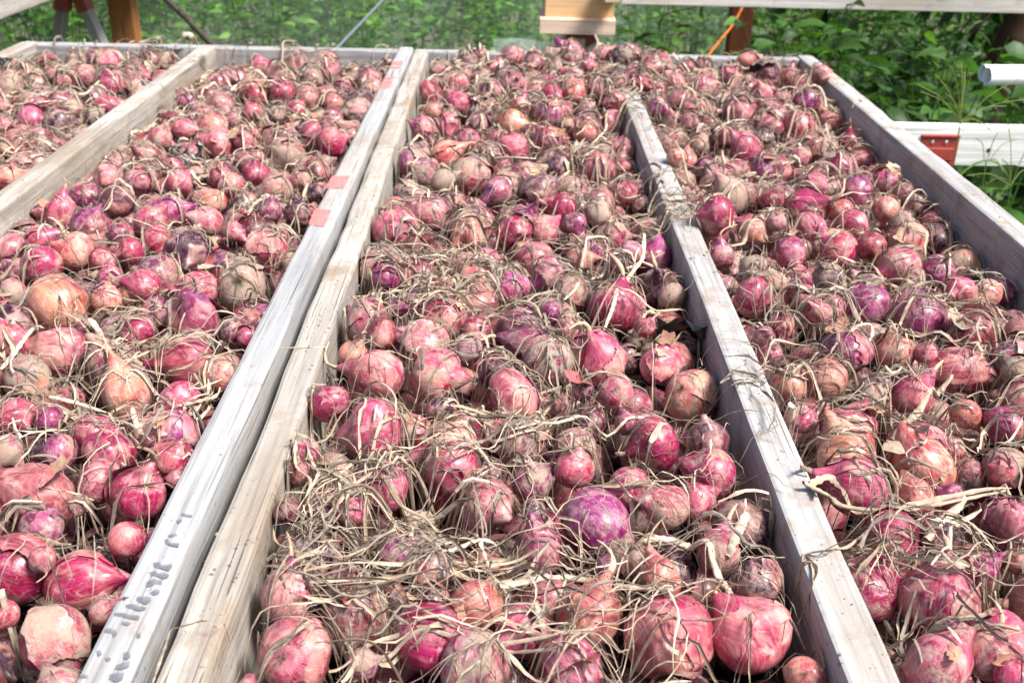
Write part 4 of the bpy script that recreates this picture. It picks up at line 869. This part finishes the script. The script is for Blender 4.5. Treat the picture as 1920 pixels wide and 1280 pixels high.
def weed(rng, h, nl, lsz, heart, spread=.16, col=1.0, gy=0.):
    """arrays of one plant: stems, then a list of single leaves"""
    S = Acc(); leaves = []
    for _ in range(max(2, int(nl/14))):
        b = np.append(rng.normal(0, .03, 2), 0); lean = np.append(rng.normal(0, spread, 2), 0); t = np.linspace(0, 1, 7)[:, None]; hh = h*rng.uniform(.7, 1.05)
        Pm = b+np.array([0, 0, hh])*t+lean*t**1.5; S.add(*tube(Pm, np.linspace(.0045, .0015, 7), 4), ocol=np.broadcast_to(np.append(GREENS[1]*col, 1), (28, 4)))
        for _ in range(14):
            u = rng.uniform(.2, 1)**.8; p = np.array([np.interp(u, t[:, 0], Pm[:, i]) for i in range(3)]); a = rng.uniform(0, 6.28)
            d = np.array([math.cos(a), math.sin(a), rng.uniform(-.1, .7)]); L = lsz*rng.uniform(.55, 1.25); c = GREENS[rng.choice(5, p=[.3, .25, .2, .12, .13])]*rng.uniform(.75, 1.25)*col
            V = leaf_v(rng, L, L*(.85 if heart else rng.uniform(.35, .6)), heart) @ orient(d, rng).T+p+d*L*.25; leaves.append((V, c))
    return S, leaves
def plant_thing(name, loc, rng, h, nl, lsz, heart, label, single=False, group='weeds right of the trays', col=1.0, cat='plant'):
    S, lv = weed(rng, h, nl, lsz, heart, col=col); root = empty(name, loc, label, cat, group)
    obj('stem', S.mesh('stem'), M_LEAF, root)
    if single:
        for V, c in lv: obj('leaf', quad_mesh('leaf', V, LQ, {'ocol': np.broadcast_to(np.append(c, 1), (15, 4))}), M_LEAF, root)
    else:
        A = Acc()
        for V, c in lv: A.add(V, LQ, ocol=np.broadcast_to(np.append(c, 1), (15, 4)))
        tag(obj('foliage', A.mesh('foliage'), M_LEAF, root), kind='stuff')
    return root
rw = np.random.default_rng(4242)
near = [(1715, 225, 3.05, 'broad heart-leaved weed just above the white beam'), (1660, 175, 3.2, 'leafy weed behind the right-hand board'), (1780, 205, 3.3, 'heart-leaved weed behind the grass seed heads'), (1890, 215, 2.86, 'pale leafy weed under the white pipes'), (1850, 330, 2.45, 'low weed below the white beam at right'), (1915, 390, 2.3, 'low weed beside the right-hand board at the right edge'), (1590, 130, 3.4, 'dark leafy weed at the far right corner of the trays')]
for px, py, D, lab in near:
    p = at(px, py, D); plant_thing('leafy_weed', (p[0], p[1], 0), rw, max(.3, p[2]+.03), 42, .075, True, lab, True)
mid = [(1560, 90, 3.9, 'in the shade beyond the far right corner'), (1620, 105, 3.8, 'second from the far right corner'), (1680, 110, 3.7, 'beneath the hanging branch'), (1740, 130, 3.6, 'below the middle of the branch'), (1800, 120, 3.7, 'left of the white pipe ends'), (1860, 100, 3.9, 'at the foot of the dark trunk'), (1500, 70, 4.3, 'behind the end board of the right tray'), (1450, 60, 5.15, 'right of the dark brown post'), (1320, 65, 5.15, 'left of the dark brown post'), (1240, 50, 4.5, 'right of the pine blocks'), (1620, 45, 4.6, 'close under the long board'), (1720, 60, 4.5, 'under the long board right of centre'), (1830, 60, 4.5, 'under the long board near the trunk'), (1900, 170, 3.4, 'behind the white pipes'), (1950, 200, 3.2, 'cut off by the right edge'), (1770, 165, 3.5, 'behind the tallest seed heads')]
for px, py, D, lab in mid:
    p = at(px, py, D); plant_thing('tall_weed', (p[0], p[1], 0), rw, p[2]+.12, 84, .085, bool(rw.random() < .5), 'dark green weed '+lab, False, col=.8)
# far vegetation beyond the film: nobody could count it
A = Acc()
for _ in range(640):
    x, y = rw.uniform(-4.2, 4.6), rw.uniform(5.25, 7.4); h = rw.uniform(.9, 1.7); S, lv = weed(rw, h, 56, rw.uniform(.045, .085), False, .22)
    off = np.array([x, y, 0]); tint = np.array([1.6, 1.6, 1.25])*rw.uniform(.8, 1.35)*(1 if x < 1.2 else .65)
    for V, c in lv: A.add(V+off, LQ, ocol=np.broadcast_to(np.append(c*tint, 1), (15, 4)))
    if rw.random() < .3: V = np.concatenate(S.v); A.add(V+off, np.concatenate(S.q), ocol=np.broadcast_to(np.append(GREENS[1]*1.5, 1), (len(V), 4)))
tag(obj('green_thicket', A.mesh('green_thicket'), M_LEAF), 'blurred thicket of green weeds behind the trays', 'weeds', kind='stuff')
# low ground cover
A = Acc()
for _ in range(5200):
    x, y = rw.uniform(-3.5, 3.5), rw.uniform(2.0, 6.5); 
    a = rw.uniform(0, 6.28); d = np.array([math.cos(a), math.sin(a), rw.uniform(.3, 1.5)]); L = rw.uniform(.06, .16); c = GREENS[rw.integers(5)]*rw.uniform(.7, 1.2)
    V = leaf_v(rw, L, L*rw.uniform(.2, .5)) @ orient(d, rw).T+np.array([x, y, rw.uniform(0, .22)]); A.add(V, LQ, ocol=np.broadcast_to(np.append(c, 1), (15, 4)))
tag(obj('ground_cover', A.mesh('ground_cover'), M_LEAF), 'low green ground cover around the trays', 'ground cover', kind='stuff')
# clear plastic film between the posts, softly hazy
k = NT('hazy_film'); tr2 = k.n('BsdfTransparent'); tl2 = k.n('BsdfTranslucent'); tl2.inputs[0].default_value = (.85, .9, .88, 1); df2 = k.n('BsdfDiffuse'); df2.inputs[0].default_value = (.8, .85, .83, 1)
ad = k.n('MixShader', i_0=.5); k.l(tl2.outputs[0], ad.inputs[1]); k.l(df2.outputs[0], ad.inputs[2]); ms = k.n('MixShader'); pos = k.n('TexCoord').outputs['Object']
k.l(k.ramp(k.noise(k.vmul(pos, (1, 1, .35)), 5, 5, .65, .8), .35, .75, .05, .22), ms.inputs[0]); k.l(tr2.outputs[0], ms.inputs[1]); k.l(ad.outputs[0], ms.inputs[2]); k.l(ms.outputs[0], k.out.inputs[0])
u = np.linspace(-4.3, 1.05, 70); v = np.linspace(.02, 2.0, 24); UU, VV = np.meshgrid(u, v, indexing='ij'); f = sinoise(np.random.default_rng(8), 10, 3.)
V = np.stack([UU, 5.02+.05*f(np.stack([UU, VV*.6, UU*0], -1)), VV], -1).reshape(-1, 3)
tag(obj('plastic_film', quad_mesh('plastic_film', V, grid_q(70, 24)), k.m), 'hazy clear plastic film stretched in front of the green thicket', 'film')
# crumpled film beside the middle sawhorse
k2 = NT('pale_film'); k2.b.inputs['Base Color'].default_value = (.62, .75, .70, 1); k2.b.inputs['Roughness'].default_value = .3; k2.b.inputs['Alpha'].default_value = .3
u = np.linspace(-.26, .2, 26); v = np.linspace(0, 1, 18); UU, VV = np.meshgrid(u, v, indexing='ij'); p0 = at(1040, 72, 4.6); f = sinoise(np.random.default_rng(5), 10, 9.)
V = np.stack([UU, .06*f(np.stack([UU*3, VV, UU*0], -1))+.05*VV, VV*(p0[2]-.045)*(1-.03*np.sin(UU*9))], -1).reshape(-1, 3)
o = obj('plastic_sheet', quad_mesh('plastic_sheet', V, grid_q(26, 18)), k2.m, None, (p0[0], 4.66, 0)); tag(o, 'crumpled pale plastic sheet by the legs of the middle sawhorse', 'plastic sheet')

# tree at the right: leaning dark trunk with hanging leafy twigs
tb = at(1880, 118, 4.2); tt = at(1925, 5, 4.2); root = empty('tree', (tb[0]-.1, 4.25, 0), 'dark leaning tree trunk with hanging twigs at upper right', 'tree')
def off_(P): return np.asarray(P)-np.array(root.location)
A = Acc(); pts = spline([(tb[0]-.12, 4.3, -.02), (tb[0]-.04, 4.25, tb[2]*.6), tb, tt, tt+np.array([.10, .05, .5]), tt+np.array([.12, .1, 1.1])], 40); V, Q = tube(off_(pts), np.linspace(.075, .05, 40), 14); V = V+np.repeat(rw.normal(0, .004, (40, 14, 1)), 3, 2).reshape(-1, 3); A.add(V, Q); obj('trunk', A.mesh('trunk'), M_BARK, root)
LA = Acc(); nb = 0
for s0, e0_ in (((1925, -40), (1560, 60)), ((1935, -60), (1640, 95)), ((1920, -20), (1700, 100)), ((1940, -40), (1760, 110)), ((1930, 10), (1800, 90)), ((1925, -30), (1480, 45)), ((1935, 0), (1845, 110)), ((1925, -60), (1200, 40))):
    a_, b_ = at(*s0, 4.2), at(*e0_, 4.3+rw.uniform(-.15, .3)); m_ = (a_+b_)/2+np.array([0, 0, .07]); pts = spline([a_, m_, b_], 20); A = Acc(); A.add(*tube(off_(pts), np.linspace(.006, .0018, 20), 5)); obj('branch', A.mesh('branch'), M_BARK, root)
    for _ in range(13):
        p = pts[rw.integers(6, 20)]; d = np.array([rw.normal(0, .7), rw.normal(0, .7), -rw.uniform(.2, 1.3)]); L = rw.uniform(.05, .09); V = leaf_v(rw, L, L*.5) @ orient(d, rw).T+p; LA.add(off_(V), LQ, ocol=np.broadcast_to(np.append(GREENS[2]*.7, 1), (15, 4)))
for _ in range(26):                                       # crown above the frame, shading the corner
    p = tt+np.array([rw.normal(0, .3), rw.normal(.2, .3), rw.uniform(.35, 1.3)])
    for _ in range(16):
        q = p+rw.normal(0, .13, 3); d = np.array([rw.normal(0, 1), rw.normal(0, 1), -rw.uniform(0, 1)]); L = rw.uniform(.06, .11); LA.add(off_(leaf_v(rw, L, L*.5) @ orient(d, rw).T+q), LQ, ocol=np.broadcast_to(np.append(GREENS[2], 1), (15, 4)))
tag(obj('crown', LA.mesh('crown'), M_LEAF, root), kind='stuff')

# seeding grasses in front of the white beam
def grass(hub, D, spikes, label, blades, seed):
    r = np.random.default_rng(seed); hp = at(*hub, D); root = empty('seeding_grass', (hp[0]+.02, D, 0), label, 'grass', 'seeding grasses right of the trays'); o_ = np.array(root.location)
    def part(name, A): 
        o = obj(name, A.mesh(name), M_LEAF, root); return o
    G1, G2 = np.array([.30, .34, .11, 1]), np.array([.13, .24, .05, 1])
    A = Acc(); P_ = spline([(hp[0]+.03, D+.02, 0), (hp[0]+.02, D, hp[2]*.5), hp], 14)-o_; V, Q = tube(P_, .0014, 5); A.add(V, Q, ocol=np.broadcast_to(G2, (len(V), 4))); part('stem', A)
    for ex, ey in spikes:
        e = at(ex, ey, D+r.uniform(-.05, .05)); m_ = (hp+e)/2+np.array([0, 0, .012]); P_ = spline([hp+r.normal(0, .002, 3), m_, e], 22)-o_; A = Acc(); V, Q = tube(P_, .0007, 4); A.add(V, Q, ocol=np.broadcast_to(G1, (len(V), 4)))
        T = np.gradient(P_, axis=0)
        for j in range(3, 22):
            for sd in (-1, 1):
                d = T[j]/np.linalg.norm(T[j]); s_ = np.cross(d, [0, 1, 0])*sd*.0011; q = P_[j]; V = np.array([q+s_*.3, q+s_*1.3+d*.0016, q+s_*.8+d*.0042, q+d*.002]); A.add(V, [[0, 1, 2, 3]], ocol=np.broadcast_to(G1*np.array([1.1, 1, 1, 1]), (4, 4)))
        part('seed_spike', A)
    for _ in range(blades):
        a = r.uniform(0, 6.28); z0 = r.uniform(.2, .9)*hp[2]; L = r.uniform(.12, .28); t = np.linspace(0, 1, 9)[:, None]; st = np.array([hp[0]+.02, D, z0])-o_; d = np.array([math.cos(a), math.sin(a)*.6, 0])
        P_ = st+d*L*.8*t+np.array([0, 0, 1])*L*(.8*t-.95*t**2); A = Acc(); V, Q = ribbon(P_, .005, r, .1); A.add(V, Q, ocol=np.broadcast_to(G2*np.array([1.1, 1.1, 1, 1]), (len(V), 4))); part('leaf_blade', A)
grass((1801, 228), 2.28, [(1723, 160), (1729, 173), (1755, 141), (1774, 176), (1787, 132), (1803, 122), (1809, 138), (1820, 141), (1908, 150), (1884, 199), (1920, 187), (1855, 242), (1840, 236)], 'tallest seeding grass in front of the white beam', 9, 1)
grass((1897, 345), 2.2, [(1815, 329), (1852, 343), (1889, 225), (1870, 376), (1925, 320), (1930, 270), (1880, 300)], 'lower seeding grass at the right edge below the white beam', 12, 2)
grass((1850, 300), 2.35, [(1830, 260), (1870, 250), (1905, 262), (1880, 320)], 'thin seeding grass crossing the white beam', 7, 3)
